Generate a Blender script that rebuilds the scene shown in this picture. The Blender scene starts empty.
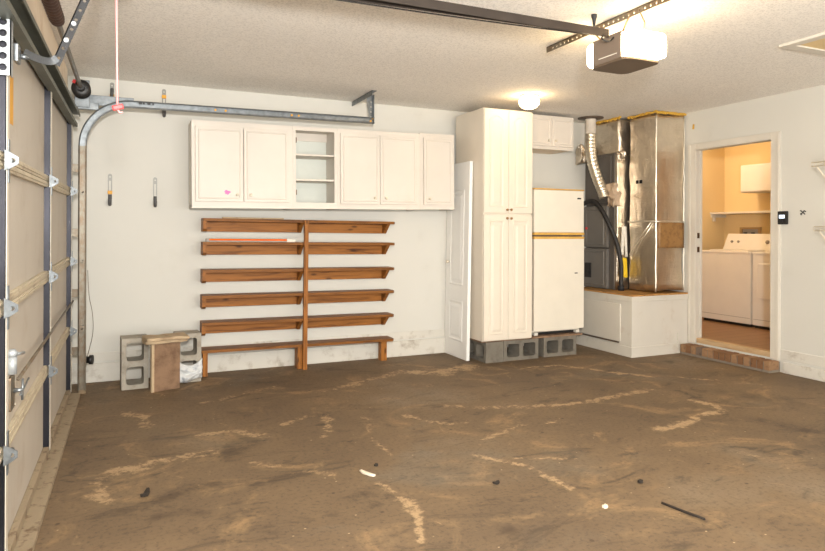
import bpy, bmesh, math, random
from mathutils import Vector, Matrix, noise as mnoise

random.seed(7)
scene = bpy.context.scene
COL = scene.collection
PI = math.pi

# ------------------------------------------------------------------ materials
def lin(c):
    return c / 12.92 if c <= 0.04045 else ((c + 0.055) / 1.055) ** 2.4

def rgb(r, g, b):
    return (lin(r / 255), lin(g / 255), lin(b / 255), 1.0)

class NT:
    """small helper round a node tree"""
    def __init__(self, name):
        self.m = bpy.data.materials.new(name)
        self.m.use_nodes = True
        self.t = self.m.node_tree
        self.b = self.t.nodes['Principled BSDF']
        self.tc = self.n('ShaderNodeTexCoord')

    def n(self, typ, **kw):
        nd = self.t.nodes.new(typ)
        for k, v in kw.items():
            setattr(nd, k, v)
        return nd

    def l(self, a, b):
        self.t.links.new(a, b)

    def coord(self, scale=(1, 1, 1)):
        mp = self.n('ShaderNodeMapping')
        mp.inputs['Scale'].default_value = scale
        self.l(self.tc.outputs['Object'], mp.inputs['Vector'])
        return mp.outputs['Vector']

    def noise(self, scale, detail=4, vec=None, rough=0.55, dist=0.0):
        nd = self.n('ShaderNodeTexNoise')
        nd.inputs['Scale'].default_value = scale
        nd.inputs['Detail'].default_value = detail
        nd.inputs['Roughness'].default_value = rough
        nd.inputs['Distortion'].default_value = dist
        self.l(vec if vec is not None else self.coord(), nd.inputs['Vector'])
        return nd.outputs['Fac']

    def ramp(self, fac, stops):
        r = self.n('ShaderNodeValToRGB')
        els = r.color_ramp.elements
        while len(els) < len(stops):
            els.new(0.5)
        for e, (p, c) in zip(els, stops):
            e.position = p
            e.color = c
        self.l(fac, r.inputs['Fac'])
        return r.outputs['Color']

    def math(self, op, a, b=None, clamp=False):
        nd = self.n('ShaderNodeMath', operation=op, use_clamp=clamp)
        for i, v in enumerate((a, b)):
            if v is None:
                continue
            if isinstance(v, (int, float)):
                nd.inputs[i].default_value = v
            else:
                self.l(v, nd.inputs[i])
        return nd.outputs[0]

    def mix(self, fac, a, b):
        nd = self.n('ShaderNodeMix', data_type='RGBA')
        for sock, v in ((nd.inputs[0], fac), (nd.inputs[6], a), (nd.inputs[7], b)):
            if isinstance(v, (int, float)):
                sock.default_value = v
            elif isinstance(v, tuple):
                sock.default_value = v
            else:
                self.l(v, sock)
        return nd.outputs[2]

    def smooth(self, val, lo, hi):
        nd = self.n('ShaderNodeMapRange', interpolation_type='SMOOTHSTEP')
        nd.inputs['From Min'].default_value = lo
        nd.inputs['From Max'].default_value = hi
        self.l(val, nd.inputs['Value'])
        return nd.outputs['Result']

    def bump(self, h, strength=0.3, dist=0.01):
        nd = self.n('ShaderNodeBump')
        nd.inputs['Strength'].default_value = strength
        nd.inputs['Distance'].default_value = dist
        self.l(h, nd.inputs['Height'])
        self.l(nd.outputs['Normal'], self.b.inputs['Normal'])

    def out(self, color=None, rough=0.5, metal=0.0, spec=None):
        if color is not None:
            if isinstance(color, tuple):
                self.b.inputs['Base Color'].default_value = color
            else:
                self.l(color, self.b.inputs['Base Color'])
        if isinstance(rough, (int, float)):
            self.b.inputs['Roughness'].default_value = rough
        else:
            self.l(rough, self.b.inputs['Roughness'])
        self.b.inputs['Metallic'].default_value = metal
        if spec is not None:
            self.b.inputs['Specular IOR Level'].default_value = spec
        return self.m

def shade(c, k):
    return (min(1, c[0] * k), min(1, c[1] * k), min(1, c[2] * k), 1)

def paint(name, c, rough=0.5, var=0.08, scale=6, bump=0.05, metal=0.0, bscale=60, spec=None):
    t = NT(name)
    f = t.noise(scale, 5)
    col = t.ramp(f, [(0.3, shade(c, 1 - var)), (0.7, shade(c, 1 + var * 0.5))])
    if bump:
        t.bump(t.noise(bscale, 3), bump, 0.004)
    return t.out(col, rough, metal, spec)

def dirty(name, c, dirt, rough=0.5, amount=0.5, scale=5, metal=0.0, lo=0.5, hi=0.75, bump=0.1):
    """paint with worn or stained patches of their own shape"""
    t = NT(name)
    f = t.noise(scale, 8, rough=0.65)
    m = t.math('MULTIPLY', t.smooth(f, lo, hi), amount)
    base = t.ramp(t.noise(scale * 0.4, 3), [(0.3, shade(c, 0.94)), (0.7, shade(c, 1.03))])
    col = t.mix(m, base, dirt)
    t.bump(t.noise(scale * 9, 4), bump, 0.004)
    return t.out(col, rough, metal)

def wood(name, dark, light, axis='X', scale=1.0, rough=0.5):
    t = NT(name)
    s = {'X': (1.6, 22, 22), 'Y': (22, 1.6, 22), 'Z': (22, 22, 1.6)}[axis]
    v = t.coord(tuple(q * scale for q in s))
    f = t.noise(1.6, 5, v, 0.6, 0.7)
    col = t.ramp(f, [(0.28, dark), (0.5, shade(light, 0.85)), (0.72, light)])
    # knots
    vk = t.coord({'X': (3.1, 9, 9), 'Y': (9, 3.1, 9), 'Z': (9, 9, 3.1)}[axis])
    vo = t.n('ShaderNodeTexVoronoi')
    vo.inputs['Scale'].default_value = 1.3
    t.l(vk, vo.inputs['Vector'])
    k = t.math('SUBTRACT', 1.0, t.smooth(vo.outputs['Distance'], 0.05, 0.17), True)
    col = t.mix(t.math('MULTIPLY', k, 0.75), col, shade(dark, 0.35))
    t.bump(f, 0.12, 0.004)
    return t.out(col, rough, 0.0, 0.2)

def foil(name, c, rough=0.3):
    t = NT(name)
    f1 = t.noise(5, 6, t.coord((1.6, 1.6, 0.7)), 0.6, 1.0)
    f2 = t.noise(30, 4, t.coord((0.6, 0.6, 2.0)))
    f3 = t.noise(2.2, 3, t.coord((0.25, 0.25, 5.0)), 0.5)
    h = t.math('ADD', t.math('ADD', f1, t.math('MULTIPLY', f2, 0.22)), t.math('MULTIPLY', f3, 0.6))
    t.bump(h, 0.38, 0.04)
    col = t.ramp(t.noise(3.2, 4), [(0.3, shade(c, 0.78)), (0.65, c)])
    r = t.math('ADD', t.math('MULTIPLY', f2, 0.2), rough - 0.1)
    return t.out(col, r, 0.95)

def glow(name, c, strength, base=(0.9, 0.9, 0.9, 1)):
    t = NT(name)
    t.b.inputs['Emission Color'].default_value = c
    t.b.inputs['Emission Strength'].default_value = strength
    return t.out(base, 0.3)

M = {}
M['wall'] = dirty('wall_paint', rgb(205, 203, 195), rgb(168, 162, 148), 0.75, 0.35, 1.6, lo=0.55, hi=0.9, bump=0.06)
M['curb'] = dirty('curb_paint', rgb(206, 202, 192), rgb(138, 122, 102), 0.8, 0.8, 7, lo=0.5, hi=0.76, bump=0.3)
def ceiling_mat():
    t = NT('ceiling_popcorn')
    f = t.noise(85, 6, rough=0.75)
    g = t.noise(1.2, 3)
    c = rgb(246, 242, 235)
    base = t.ramp(g, [(0.3, shade(c, 0.95)), (0.7, c)])
    col = t.mix(t.math('MULTIPLY', t.smooth(f, 0.55, 0.38), 0.50), base, shade(c, 0.55))  # shade in the pits between grains is put into the colour
    t.bump(f, 0.3, 0.008)
    return t.out(col, 0.9)
M['ceiling'] = ceiling_mat()
M['trim'] = dirty('trim_paint', rgb(208, 202, 190), rgb(168, 150, 126), 0.5, 0.45, 6, lo=0.58, hi=0.85)
M['cabinet'] = dirty('cabinet_paint', rgb(211, 203, 192), rgb(190, 172, 150), 0.45, 0.30, 5, lo=0.55, hi=0.85, bump=0.03)
M['thermofoil'] = paint('cabinet_thermofoil', rgb(219, 209, 193), 0.38, 0.03, 4, 0.02)
M['fridge'] = paint('fridge_enamel', rgb(222, 215, 200), 0.35, 0.04, 5, 0.05, bscale=180)
M['white_door'] = paint('door_gloss_white', rgb(236, 235, 231), 0.35, 0.03, 5, 0.02)
M['yellowed'] = paint('yellowed_plastic', rgb(214, 168, 82), 0.5, 0.2, 14)
M['cab_inside'] = paint('cabinet_inside', rgb(208, 212, 204), 0.6, 0.05)
M['knob_ivory'] = paint('knob_ivory', rgb(214, 203, 183), 0.3, 0.05)
M['knob_brass'] = paint('knob_brown_brass', rgb(150, 112, 66), 0.35, 0.15, 30, metal=0.4)
M['pink'] = paint('pink_sticker', rgb(240, 110, 176), 0.5, 0.15, 80)
M['pine'] = wood('stained_pine_x', rgb(86, 46, 15), rgb(162, 104, 46), 'X')
M['pine_z'] = wood('stained_pine_z', rgb(86, 46, 15), rgb(162, 104, 46), 'Z')
M['pine_y'] = wood('stained_pine_y', rgb(84, 45, 15), rgb(156, 100, 44), 'Y')
M['pine_dark'] = wood('stained_pine_dark', rgb(74, 40, 14), rgb(138, 88, 38), 'X')  # darker tone of the same pine, for the shelf boards
M['ply'] = wood('platform_wood', rgb(146, 98, 50), rgb(196, 148, 88), 'Y')
M['headerwood'] = dirty('header_board', rgb(240, 224, 202), rgb(190, 156, 118), 0.7, 0.6, 6, lo=0.52, hi=0.76)
M['doorskin'] = dirty('garage_door_skin', rgb(190, 182, 170), rgb(156, 136, 112), 0.6, 0.45, 3.5, lo=0.5, hi=0.8)
M['doorrail'] = dirty('garage_door_rail', rgb(196, 184, 160), rgb(132, 108, 80), 0.55, 0.6, 9, lo=0.5, hi=0.75)
M['doorbottom'] = dirty('garage_door_bottom_rail', rgb(150, 134, 110), rgb(92, 68, 46), 0.7, 0.9, 16, lo=0.5, hi=0.68, bump=0.4)
M['hinge'] = paint('hinge_zinc', rgb(112, 117, 120), 0.4, 0.4, 40, 0.1, metal=0.5)
M['stile'] = paint('galvanised_stile', rgb(42, 42, 49), 0.36, 0.6, 3, 0.05, metal=0.6)
M['stilelip'] = paint('stile_lip', rgb(206, 198, 184), 0.5, 0.1)
M['galv'] = paint('galvanised_steel', rgb(128, 133, 136), 0.36, 0.35, 22, 0.08, metal=0.75)
M['galvworn'] = dirty('worn_galvanised', rgb(120, 113, 100), rgb(104, 80, 56), 0.42, 0.6, 14, metal=0.6, lo=0.42, hi=0.62)
M['rusty'] = dirty('rusty_angle', rgb(136, 116, 88), rgb(100, 64, 36), 0.6, 0.9, 10, metal=0.3, lo=0.42, hi=0.62)
M['strut'] = paint('strut_grey_green', rgb(108, 110, 100), 0.5, 0.2, 8, metal=0.55)
M['perfwhite'] = paint('perforated_plate', rgb(160, 165, 168), 0.4, 0.08, 14, metal=0.35)
M['darksteel'] = paint('dark_steel', rgb(46, 46, 48), 0.5, 0.25, 14, metal=0.2, spec=0.3)
M['armgrey'] = paint('arm_grey', rgb(84, 87, 90), 0.42, 0.12, 14, metal=0.55)
M['black'] = paint('black_plastic', rgb(30, 28, 27), 0.45, 0.2, 20)
M['hole'] = paint('dark_hole', rgb(26, 24, 24), 0.9, 0.1)
M['spring'] = dirty('spring_brown', rgb(76, 58, 50), rgb(112, 80, 58), 0.55, 0.6, 20, metal=0.4)
M['railtan'] = paint('rail_tan_underside', rgb(164, 140, 112), 0.5, 0.18, 6, metal=0.2)  # underside in a lighter tan than the dark rail sides
M['raildark'] = paint('rail_dark', rgb(64, 56, 50), 0.45, 0.2, 9, metal=0.4)
M['opener'] = paint('opener_grey', rgb(120, 106, 94), 0.45, 0.06, 9)
M['openerdark'] = paint('opener_dark', rgb(96, 80, 64), 0.5, 0.08, 9)
M['lens'] = glow('lit_opener_lens', (1.0, 0.75, 0.44, 1), 27.0)
M['dome'] = glow('lit_dome_glass', (1.0, 0.70, 0.36, 1), 22.0)
M['pinkcord'] = paint('pink_cord', rgb(240, 158, 158), 0.6, 0.05)
M['red'] = paint('red_plastic', rgb(222, 44, 46), 0.4, 0.1)
M['orange'] = paint('orange_paint', rgb(226, 100, 8), 0.7, 0.1, spec=0.15)
M['amber'] = paint('amber_band', rgb(222, 160, 30), 0.5, 0.1)
M['yellowlabel'] = paint('yellow_label', rgb(228, 190, 30), 0.5, 0.12, 30)
M['paper'] = paint('white_label', rgb(222, 218, 206), 0.6, 0.12, 40)
M['greytool'] = paint('grey_tool', rgb(150, 142, 132), 0.5, 0.1)
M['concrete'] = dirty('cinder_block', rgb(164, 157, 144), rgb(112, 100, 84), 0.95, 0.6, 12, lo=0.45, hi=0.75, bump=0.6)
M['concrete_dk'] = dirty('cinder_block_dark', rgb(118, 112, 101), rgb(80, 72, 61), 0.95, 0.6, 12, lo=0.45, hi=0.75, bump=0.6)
M['particle'] = dirty('weathered_board', rgb(136, 108, 84), rgb(92, 68, 50), 0.9, 0.8, 9, lo=0.42, hi=0.7, bump=0.4)
M['slab'] = dirty('crumbling_board', rgb(182, 160, 130), rgb(128, 104, 78), 0.95, 0.6, 14, lo=0.48, hi=0.72, bump=0.6)
M['bag'] = dirty('plastic_bag', rgb(206, 208, 208), rgb(120, 128, 142), 0.4, 0.7, 16, lo=0.5, hi=0.68, bump=0.3)
M['foil'] = foil('foil_wrap', rgb(230, 217, 198), 0.32)
M['foil2'] = paint('flex_foil', rgb(214, 204, 186), 0.34, 0.1, 20, 0.1, metal=0.85)
M['tape'] = paint('foil_tape', rgb(236, 228, 212), 0.28, 0.1, 20, 0.2, metal=0.8)
M['reflect_brown'] = dirty('reflection_patch', rgb(150, 112, 66), rgb(112, 76, 40), 0.55, 0.7, 14, lo=0.45, hi=0.65, bump=0.3)  # brown of a floor and wood reflection, put into the colour
M['foam'] = dirty('yellow_foam', rgb(206, 162, 62), rgb(170, 124, 46), 0.8, 0.8, 18, bump=0.6)
M['furnace'] = paint('air_handler_grey', rgb(92, 86, 80), 0.42, 0.08, 5, metal=0.15)
M['furnace_lt'] = paint('air_handler_panel', rgb(114, 109, 103), 0.42, 0.06, 5, metal=0.15)
M['insul'] = dirty('torn_insulation', rgb(196, 172, 146), rgb(128, 94, 66), 0.8, 0.8, 30, bump=0.8)
M['hose'] = paint('black_hose_foam', rgb(34, 30, 28), 0.6, 0.3, 30, 0.3)
M['pvc'] = paint('white_pipe', rgb(214, 204, 190), 0.5, 0.1, 12)
M['brownflange'] = paint('dark_flange', rgb(92, 78, 66), 0.5, 0.15, 12)
M['platform'] = dirty('platform_paint', rgb(206, 201, 190), rgb(172, 148, 120), 0.65, 0.5, 5, lo=0.54, hi=0.8)
M['hangergrey'] = paint('hanger_grey', rgb(140, 139, 133), 0.45, 0.12, 20, metal=0.1)
M['hooktip'] = paint('hook_tip_grey', rgb(78, 77, 76), 0.5, 0.1)
M['lcd'] = glow('lit_lcd', (0.72, 0.85, 1.0, 1), 1.3, (0.7, 0.8, 0.9, 1))
M['wire'] = paint('coated_wire', rgb(214, 204, 184), 0.5, 0.05)
M['laundrywall'] = paint('laundry_wall', rgb(222, 196, 146), 0.7, 0.04, 2, 0.03)
M['laundryceil'] = paint('laundry_ceiling', rgb(214, 200, 172), 0.8, 0.04)
M['appliance'] = paint('white_appliance', rgb(228, 222, 212), 0.3, 0.03)
M['outletbox'] = paint('tan_outlet_box', rgb(170, 136, 90), 0.5, 0.1)
M['brass'] = paint('strike_brass', rgb(92, 66, 40), 0.4, 0.2, 30, metal=0.7)
M['threshold'] = wood('threshold_wood', rgb(150, 118, 82), rgb(202, 172, 132), 'Y')
M['leaf'] = paint('dry_leaf', rgb(48, 40, 32), 0.8, 0.3, 40)
M['chip'] = paint('pale_chip', rgb(226, 216, 196), 0.7, 0.08, 40)
M['mortar'] = dirty('mortar', rgb(132, 122, 108), rgb(88, 78, 66), 0.95, 0.6, 20, bump=0.5)
M['brick1'] = dirty('brick_brown', rgb(126, 90, 60), rgb(80, 56, 40), 0.9, 0.8, 26, bump=0.5)
M['brick2'] = dirty('brick_tan', rgb(150, 116, 84), rgb(100, 72, 50), 0.9, 0.8, 26, bump=0.5)
M['brick3'] = dirty('brick_grey', rgb(116, 98, 84), rgb(80, 66, 54), 0.9, 0.8, 26, bump=0.5)

def laundry_floor_mat():
    t = NT('laundry_plank_floor')
    br = t.n('ShaderNodeTexBrick')
    br.inputs['Scale'].default_value = 1.0
    br.inputs['Brick Width'].default_value = 0.9
    br.inputs['Row Height'].default_value = 0.14
    br.inputs['Mortar Size'].default_value = 0.004
    br.inputs['Color1'].default_value = rgb(156, 118, 78)
    br.inputs['Color2'].default_value = rgb(140, 104, 68)
    br.inputs['Mortar'].default_value = rgb(104, 70, 42)
    t.l(t.coord(), br.inputs['Vector'])
    g = t.noise(3, 5, t.coord((2, 26, 2)))
    col = t.mix(t.math('MULTIPLY', g, 0.35), br.outputs['Color'], rgb(120, 80, 46))
    return t.out(col, 0.45)
M['laundryfloor'] = laundry_floor_mat()

STREAKS = [  # (polyline on the floor in metres, half width, strength)
    ([(3.74, 3.33), (3.76, 3.18), (3.66, 3.06), (3.42, 2.99), (3.0, 2.9)], 0.044, 0.80),
    ([(1.73, 2.97), (1.81, 2.87), (1.87, 2.73), (1.89, 2.58), (1.93, 2.43)], 0.024, 0.85),
    ([(1.76, 2.92), (2.02, 2.81), (2.15, 2.72)], 0.018, 0.7),
    ([(1.11, 2.82), (1.14, 2.69), (1.13, 2.54), (1.11, 2.43), (1.03, 2.22)], 0.03, 0.8),
    ([(0.89, 3.97), (1.06, 4.09), (1.22, 4.04), (1.17, 3.82), (1.06, 3.62)], 0.036, 0.65),
    ([(0.4, 3.61), (0.19, 3.54), (-0.08, 3.51), (-0.13, 3.39), (-0.13, 3.24), (-0.08, 3.14)], 0.06, 0.65),
    ([(1.88, 3.18), (2.05, 3.23), (2.23, 3.32), (2.53, 3.3)], 0.028, 0.65),
    ([(1.67, 3.82), (1.73, 3.65), (1.83, 3.56), (1.99, 3.54)], 0.04, 0.6),
    ([(2.23, 4.97), (2.42, 4.8), (2.81, 4.98)], 0.104, 0.8),
    ([(3.19, 4.69), (3.59, 4.69), (3.82, 4.29), (4.04, 3.99)], 0.04, 0.75),
    ([(2.0, 3.9), (2.52, 3.62), (3.0, 3.57), (3.33, 3.63), (3.71, 3.66)], 0.044, 0.65),
    ([(1.4, 3.86), (1.31, 3.43), (1.31, 3.12)], 0.024, 0.6),
    ([(0.49, 4.65), (0.83, 4.83), (1.15, 4.97)], 0.04, 0.5),
    ([(1.35, 4.61), (1.75, 4.82), (2.15, 5.04)], 0.06, 0.65),
    ([(4.12, 4.07), (4.28, 3.85), (4.63, 3.47)], 0.028, 0.55),
    ([(0.0, 4.62), (0.05, 4.42), (0.10, 4.25)], 0.052, 0.75),
    ([(3.06, 2.64), (3.05, 2.31)], 0.016, 0.5),
    ([(3.12, 2.43), (3.13, 2.17)], 0.024, 0.45),
    ([(0.35, 3.95), (0.62, 3.95), (0.75, 3.75)], 0.048, 0.6),
    ([(0.62, 3.35), (0.95, 3.02)], 0.04, 0.5),
]
DARKS = [
    ([(0.15, 3.08), (0.26, 3.12), (0.36, 3.13)], 0.05, 0.65),
    ([(0.12, 2.87), (0.3, 2.85)], 0.03, 0.6),
    ([(0.52, 3.51), (0.62, 3.69)], 0.08, 0.5),
    ([(4.2, 3.35), (4.35, 3.05)], 0.10, 0.5),
    ([(3.74, 2.8), (3.83, 2.5)], 0.06, 0.6),
    ([(2.19, 2.09), (2.21, 1.93)], 0.012, 0.9),
    ([(2.27, 2.33), (2.28, 2.32)], 0.015, 0.8),
    ([(1.41, 2.19), (1.43, 2.19)], 0.03, 0.7),
    ([(1.0, 2.75), (1.04, 2.72)], 0.02, 0.6),
]

def floor_mat():
    t = NT('garage_floor_concrete')
    obj = t.tc.outputs['Object']
    at = t.n('ShaderNodeAttribute', attribute_name='stains')
    sp = t.n('ShaderNodeSeparateColor')
    t.l(at.outputs['Color'], sp.inputs['Color'])
    tan_mask, dark_mask = sp.outputs[0], sp.outputs[1]

    big = t.noise(0.75, 6, rough=0.6)
    base = t.ramp(big, [(0.34, rgb(103, 86, 67)), (0.55, rgb(121, 101, 77)), (0.7, rgb(132, 116, 95))])
    mid = t.noise(3.2, 9, t.coord((0.7, 1.5, 1)), 0.68, 1.2)
    col = t.mix(t.math('MULTIPLY', t.smooth(mid, 0.48, 0.30), 0.75), base, rgb(70, 60, 49))
    # random tan film, in ragged drifts
    tan1 = t.noise(1.7, 10, t.coord((1.0, 1.25, 1)), 0.66, 1.7)
    col = t.mix(t.math('MULTIPLY', t.smooth(tan1, 0.52, 0.70), 0.62), col, rgb(166, 136, 98))
    tan2 = t.noise(4.3, 11, t.coord((1.3, 0.8, 1)), 0.72, 2.2)
    col = t.mix(t.math('MULTIPLY', t.smooth(tan2, 0.60, 0.74), 0.5), col, rgb(184, 154, 114))
    grey = t.noise(1.1, 7, t.coord((0.8, 1.0, 1)), 0.6, 0.8)
    col = t.mix(t.math('MULTIPLY', t.smooth(grey, 0.55, 0.72), 0.4), col, rgb(122, 116, 104))
    fine = t.noise(46, 6, rough=0.7)
    rag = t.noise(24, 8, t.coord(), 0.75)
    rag2 = t.noise(7, 6, t.coord(), 0.6)
    rr = t.math('ADD', t.math('MULTIPLY', t.math('SUBTRACT', rag, 0.5), 2.6), t.math('MULTIPLY', t.math('SUBTRACT', rag2, 0.5), 2.2))
    patch = t.math('MULTIPLY', t.smooth(t.math('ADD', tan_mask, rr), 0.38, 0.95), t.math('MULTIPLY', t.smooth(tan_mask, 0.0, 0.5), t.math('ADD', 0.28, t.math('MULTIPLY', tan_mask, 0.42))))
    col = t.mix(patch, col, rgb(206, 174, 132))
    col = t.mix(t.math('MULTIPLY', dark_mask, t.smooth(rag2, 0.30, 0.62)), col, rgb(60, 50, 41))
    col = t.mix(t.math('MULTIPLY', t.smooth(fine, 0.52, 0.32), 0.5), col, rgb(66, 56, 46))
    spots = t.n('ShaderNodeTexVoronoi')
    spots.inputs['Scale'].default_value = 5.0
    t.l(obj, spots.inputs['Vector'])
    col = t.mix(t.math('MULTIPLY', t.smooth(spots.outputs['Distance'], 0.07, 0.03), 0.75), col, rgb(70, 58, 46))
    sp2 = t.n('ShaderNodeTexVoronoi')
    sp2.inputs['Scale'].default_value = 8.3
    t.l(t.coord((1.0, 1.3, 1)), sp2.inputs['Vector'])
    col = t.mix(t.math('MULTIPLY', t.smooth(sp2.outputs['Distance'], 0.06, 0.02), 0.7), col, rgb(206, 182, 146))
    t.bump(t.math('ADD', t.math('MULTIPLY', fine, 0.5), mid), 0.2, 0.01)
    return t.out(col, 0.72, 0.0, 0.35)
M['floor'] = floor_mat()

# ------------------------------------------------------------------ mesh builder
class MB:
    def __init__(self):
        self.bm = bmesh.new()

    def merge(self, bm2, smooth=False, mi=0):
        vm = {}
        for v in bm2.verts:
            vm[v.index] = self.bm.verts.new(v.co)
        for f in bm2.faces:
            try:
                nf = self.bm.faces.new([vm[v.index] for v in f.verts])
                nf.smooth = smooth
                nf.material_index = mi
            except ValueError:
                pass
        bm2.free()

    def box(self, x0, x1, y0, y1, z0, z1, bev=0.0, seg=2, mi=0):
        b = bmesh.new()
        bmesh.ops.create_cube(b, size=1.0)
        for v in b.verts:
            v.co = Vector(((x0 + x1) / 2 + v.co.x * (x1 - x0), (y0 + y1) / 2 + v.co.y * (y1 - y0), (z0 + z1) / 2 + v.co.z * (z1 - z0)))
        if bev:
            bmesh.ops.bevel(b, geom=b.edges[:], offset=bev, segments=seg, affect='EDGES', profile=0.6)
        b.verts.index_update()
        self.merge(b, False, mi)
        return self

    def obox(self, c, size, rot, bev=0.0, mi=0):
        """oriented box: centre, size, rotation matrix"""
        b = bmesh.new()
        bmesh.ops.create_cube(b, size=1.0)
        for v in b.verts:
            v.co = Vector((v.co.x * size[0], v.co.y * size[1], v.co.z * size[2]))
        if bev:
            bmesh.ops.bevel(b, geom=b.edges[:], offset=bev, segments=2, affect='EDGES', profile=0.6)
        for v in b.verts:
            v.co = rot @ v.co + Vector(c)
        b.verts.index_update()
        self.merge(b, False, mi)
        return self

    def tube(self, pts, r, n=12, cap=True, mi=0, closed=False):
        pts = [Vector(p) for p in pts]
        rs = r if isinstance(r, (list, tuple)) else [r] * len(pts)
        rings = []
        ref = None
        for i, p in enumerate(pts):
            a = pts[max(0, i - 1)]
            c = pts[min(len(pts) - 1, i + 1)]
            d = (c - a).normalized()
            if ref is None:
                ref = d.orthogonal().normalized()
            ref = (ref - d * ref.dot(d))
            ref = ref.normalized() if ref.length > 1e-6 else d.orthogonal().normalized()
            bn = d.cross(ref)
            rings.append([self.bm.verts.new(p + (ref * math.cos(2 * PI * k / n) + bn * math.sin(2 * PI * k / n)) * rs[i]) for k in range(n)])
        for A, B in zip(rings[:-1], rings[1:]):
            for k in range(n):
                f = self.bm.faces.new((A[k], A[(k + 1) % n], B[(k + 1) % n], B[k]))
                f.smooth = True
                f.material_index = mi
        if cap:
            for R_ in (rings[0][::-1], rings[-1]):
                f = self.bm.faces.new(R_)
                f.material_index = mi
        return self

    def cyl(self, a, b, r, n=16, mi=0):
        return self.tube([a, b], r, n, True, mi)

    def poly(self, outer, fmap, d0, d1, holes=(), mi=0):
        """a plate: 2-D outline with holes, extruded from depth d0 to d1; fmap(a, b, d) -> point"""
        b = bmesh.new()
        edges = []
        for loop in [outer] + list(holes):
            vs = [b.verts.new((p[0], p[1], 0)) for p in loop]
            for i in range(len(vs)):
                edges.append(b.edges.new((vs[i], vs[(i + 1) % len(vs)])))
        bmesh.ops.triangle_fill(b, use_beauty=True, use_dissolve=False, edges=edges)
        ret = bmesh.ops.extrude_face_region(b, geom=b.faces[:])
        for v in [g for g in ret['geom'] if isinstance(g, bmesh.types.BMVert)]:
            v.co.z = 1.0
        for v in b.verts:
            v.co = Vector(fmap(v.co.x, v.co.y, d0 if v.co.z < 0.5 else d1))
        b.verts.index_update()
        self.merge(b, False, mi)
        return self

    def relief(self, pts, fmap, steps, mi=0):
        """stacked inset loops (inset, height) of a convex outline: mouldings and raised fields"""
        rings = []
        for ins, h in steps:
            q = inset(pts, ins)
            rings.append([self.bm.verts.new(Vector(fmap(a, b, h))) for a, b in q])
        n = len(pts)
        for A, B in zip(rings[:-1], rings[1:]):
            for k in range(n):
                f = self.bm.faces.new((A[k], A[(k + 1) % n], B[(k + 1) % n], B[k]))
                f.material_index = mi
        f = self.bm.faces.new(rings[-1])
        f.material_index = mi
        return self

    def sweep(self, path, normals, prof, binormal, mi=0):
        """sweep a closed profile (n, b) along a path with given in-plane normals"""
        rings = []
        bn = Vector(binormal)
        for p, nn in zip(path, normals):
            rings.append([self.bm.verts.new(Vector(p) + Vector(nn) * a + bn * b) for a, b in prof])
        k = len(prof)
        for A, B in zip(rings[:-1], rings[1:]):
            for i in range(k):
                f = self.bm.faces.new((A[i], A[(i + 1) % k], B[(i + 1) % k], B[i]))
                f.material_index = mi
        for R_ in (rings[0], rings[-1]):
            try:
                self.bm.faces.new(R_)
            except ValueError:
                pass
        return self

    def build(self, name, mats, parent=None, fix=True):
        if fix:
            bmesh.ops.recalc_face_normals(self.bm, faces=self.bm.faces[:])
        off = Vector((0, 0, 0))
        if parent is not None:
            off = ORIGIN[parent.name]
        for v in self.bm.verts:
            v.co -= off
        me = bpy.data.meshes.new(name)
        self.bm.to_mesh(me)
        self.bm.free()
        if not isinstance(mats, (list, tuple)):
            mats = [mats]
        for m in mats:
            me.materials.append(M[m])
        o = bpy.data.objects.new(name, me)
        COL.objects.link(o)
        if parent is not None:
            o.parent = parent
        ORIGIN[o.name] = off
        return o

ORIGIN = {}

def inset(pts, d):
    if d == 0:
        return list(pts)
    n = len(pts)
    area = sum(pts[i][0] * pts[(i + 1) % n][1] - pts[(i + 1) % n][0] * pts[i][1] for i in range(n))
    s = 1 if area > 0 else -1
    out = []
    for i in range(n):
        p0, p1, p2 = Vector(pts[i - 1]), Vector(pts[i]), Vector(pts[(i + 1) % n])
        e1 = (p1 - p0).normalized()
        e2 = (p2 - p1).normalized()
        n1 = Vector((-e1.y, e1.x)) * s
        n2 = Vector((-e2.y, e2.x)) * s
        bis = n1 + n2
        bis = bis / max(0.3, bis.dot(n1))
        out.append(tuple(p1 + bis * d))
    return out

def rect(a0, a1, b0, b1):
    return [(a0, b0), (a1, b0), (a1, b1), (a0, b1)]

def rrect(a0, a1, b0, b1, r, n=4):
    pts = []
    for cx, cy, t0 in ((a1 - r, b0 + r, -90), (a1 - r, b1 - r, 0), (a0 + r, b1 - r, 90), (a0 + r, b0 + r, 180)):
        for k in range(n + 1):
            t = math.radians(t0 + 90 * k / n)
            pts.append((cx + r * math.cos(t), cy + r * math.sin(t)))
    return pts

def circle(cx, cy, r, n=12):
    return [(cx + r * math.cos(2 * PI * k / n), cy + r * math.sin(2 * PI * k / n)) for k in range(n)]

def faceY(Y):       # looks towards -Y; height comes forward
    return lambda a, b, h: (a, Y - h, b)

def faceX(X):       # looks towards -X
    return lambda a, b, h: (X - h, a, b)

def faceZ(Z):       # looks up
    return lambda a, b, h: (a, b, Z + h)

def root(name, loc, label=None, cat=None, group=None, kind=None):
    o = bpy.data.objects.new(name, None)
    o.empty_display_size = 0.1
    COL.objects.link(o)
    o.location = loc
    ORIGIN[o.name] = Vector(loc)
    tag(o, label, cat, group, kind)
    return o

def tag(o, label=None, cat=None, group=None, kind=None):
    if label:
        o['label'] = label
    if cat:
        o['category'] = cat
    if group:
        o['group'] = group
    if kind:
        o['kind'] = kind
    return o

def struct(mb, name, mat):
    return tag(mb.build(name, mat), kind='structure')

def copy_tree(o, parent=None):
    c = o.copy()
    COL.objects.link(c)
    if parent is not None:
        c.parent = parent
    for ch in list(o.children):
        copy_tree(ch, c)
    return c

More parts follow.
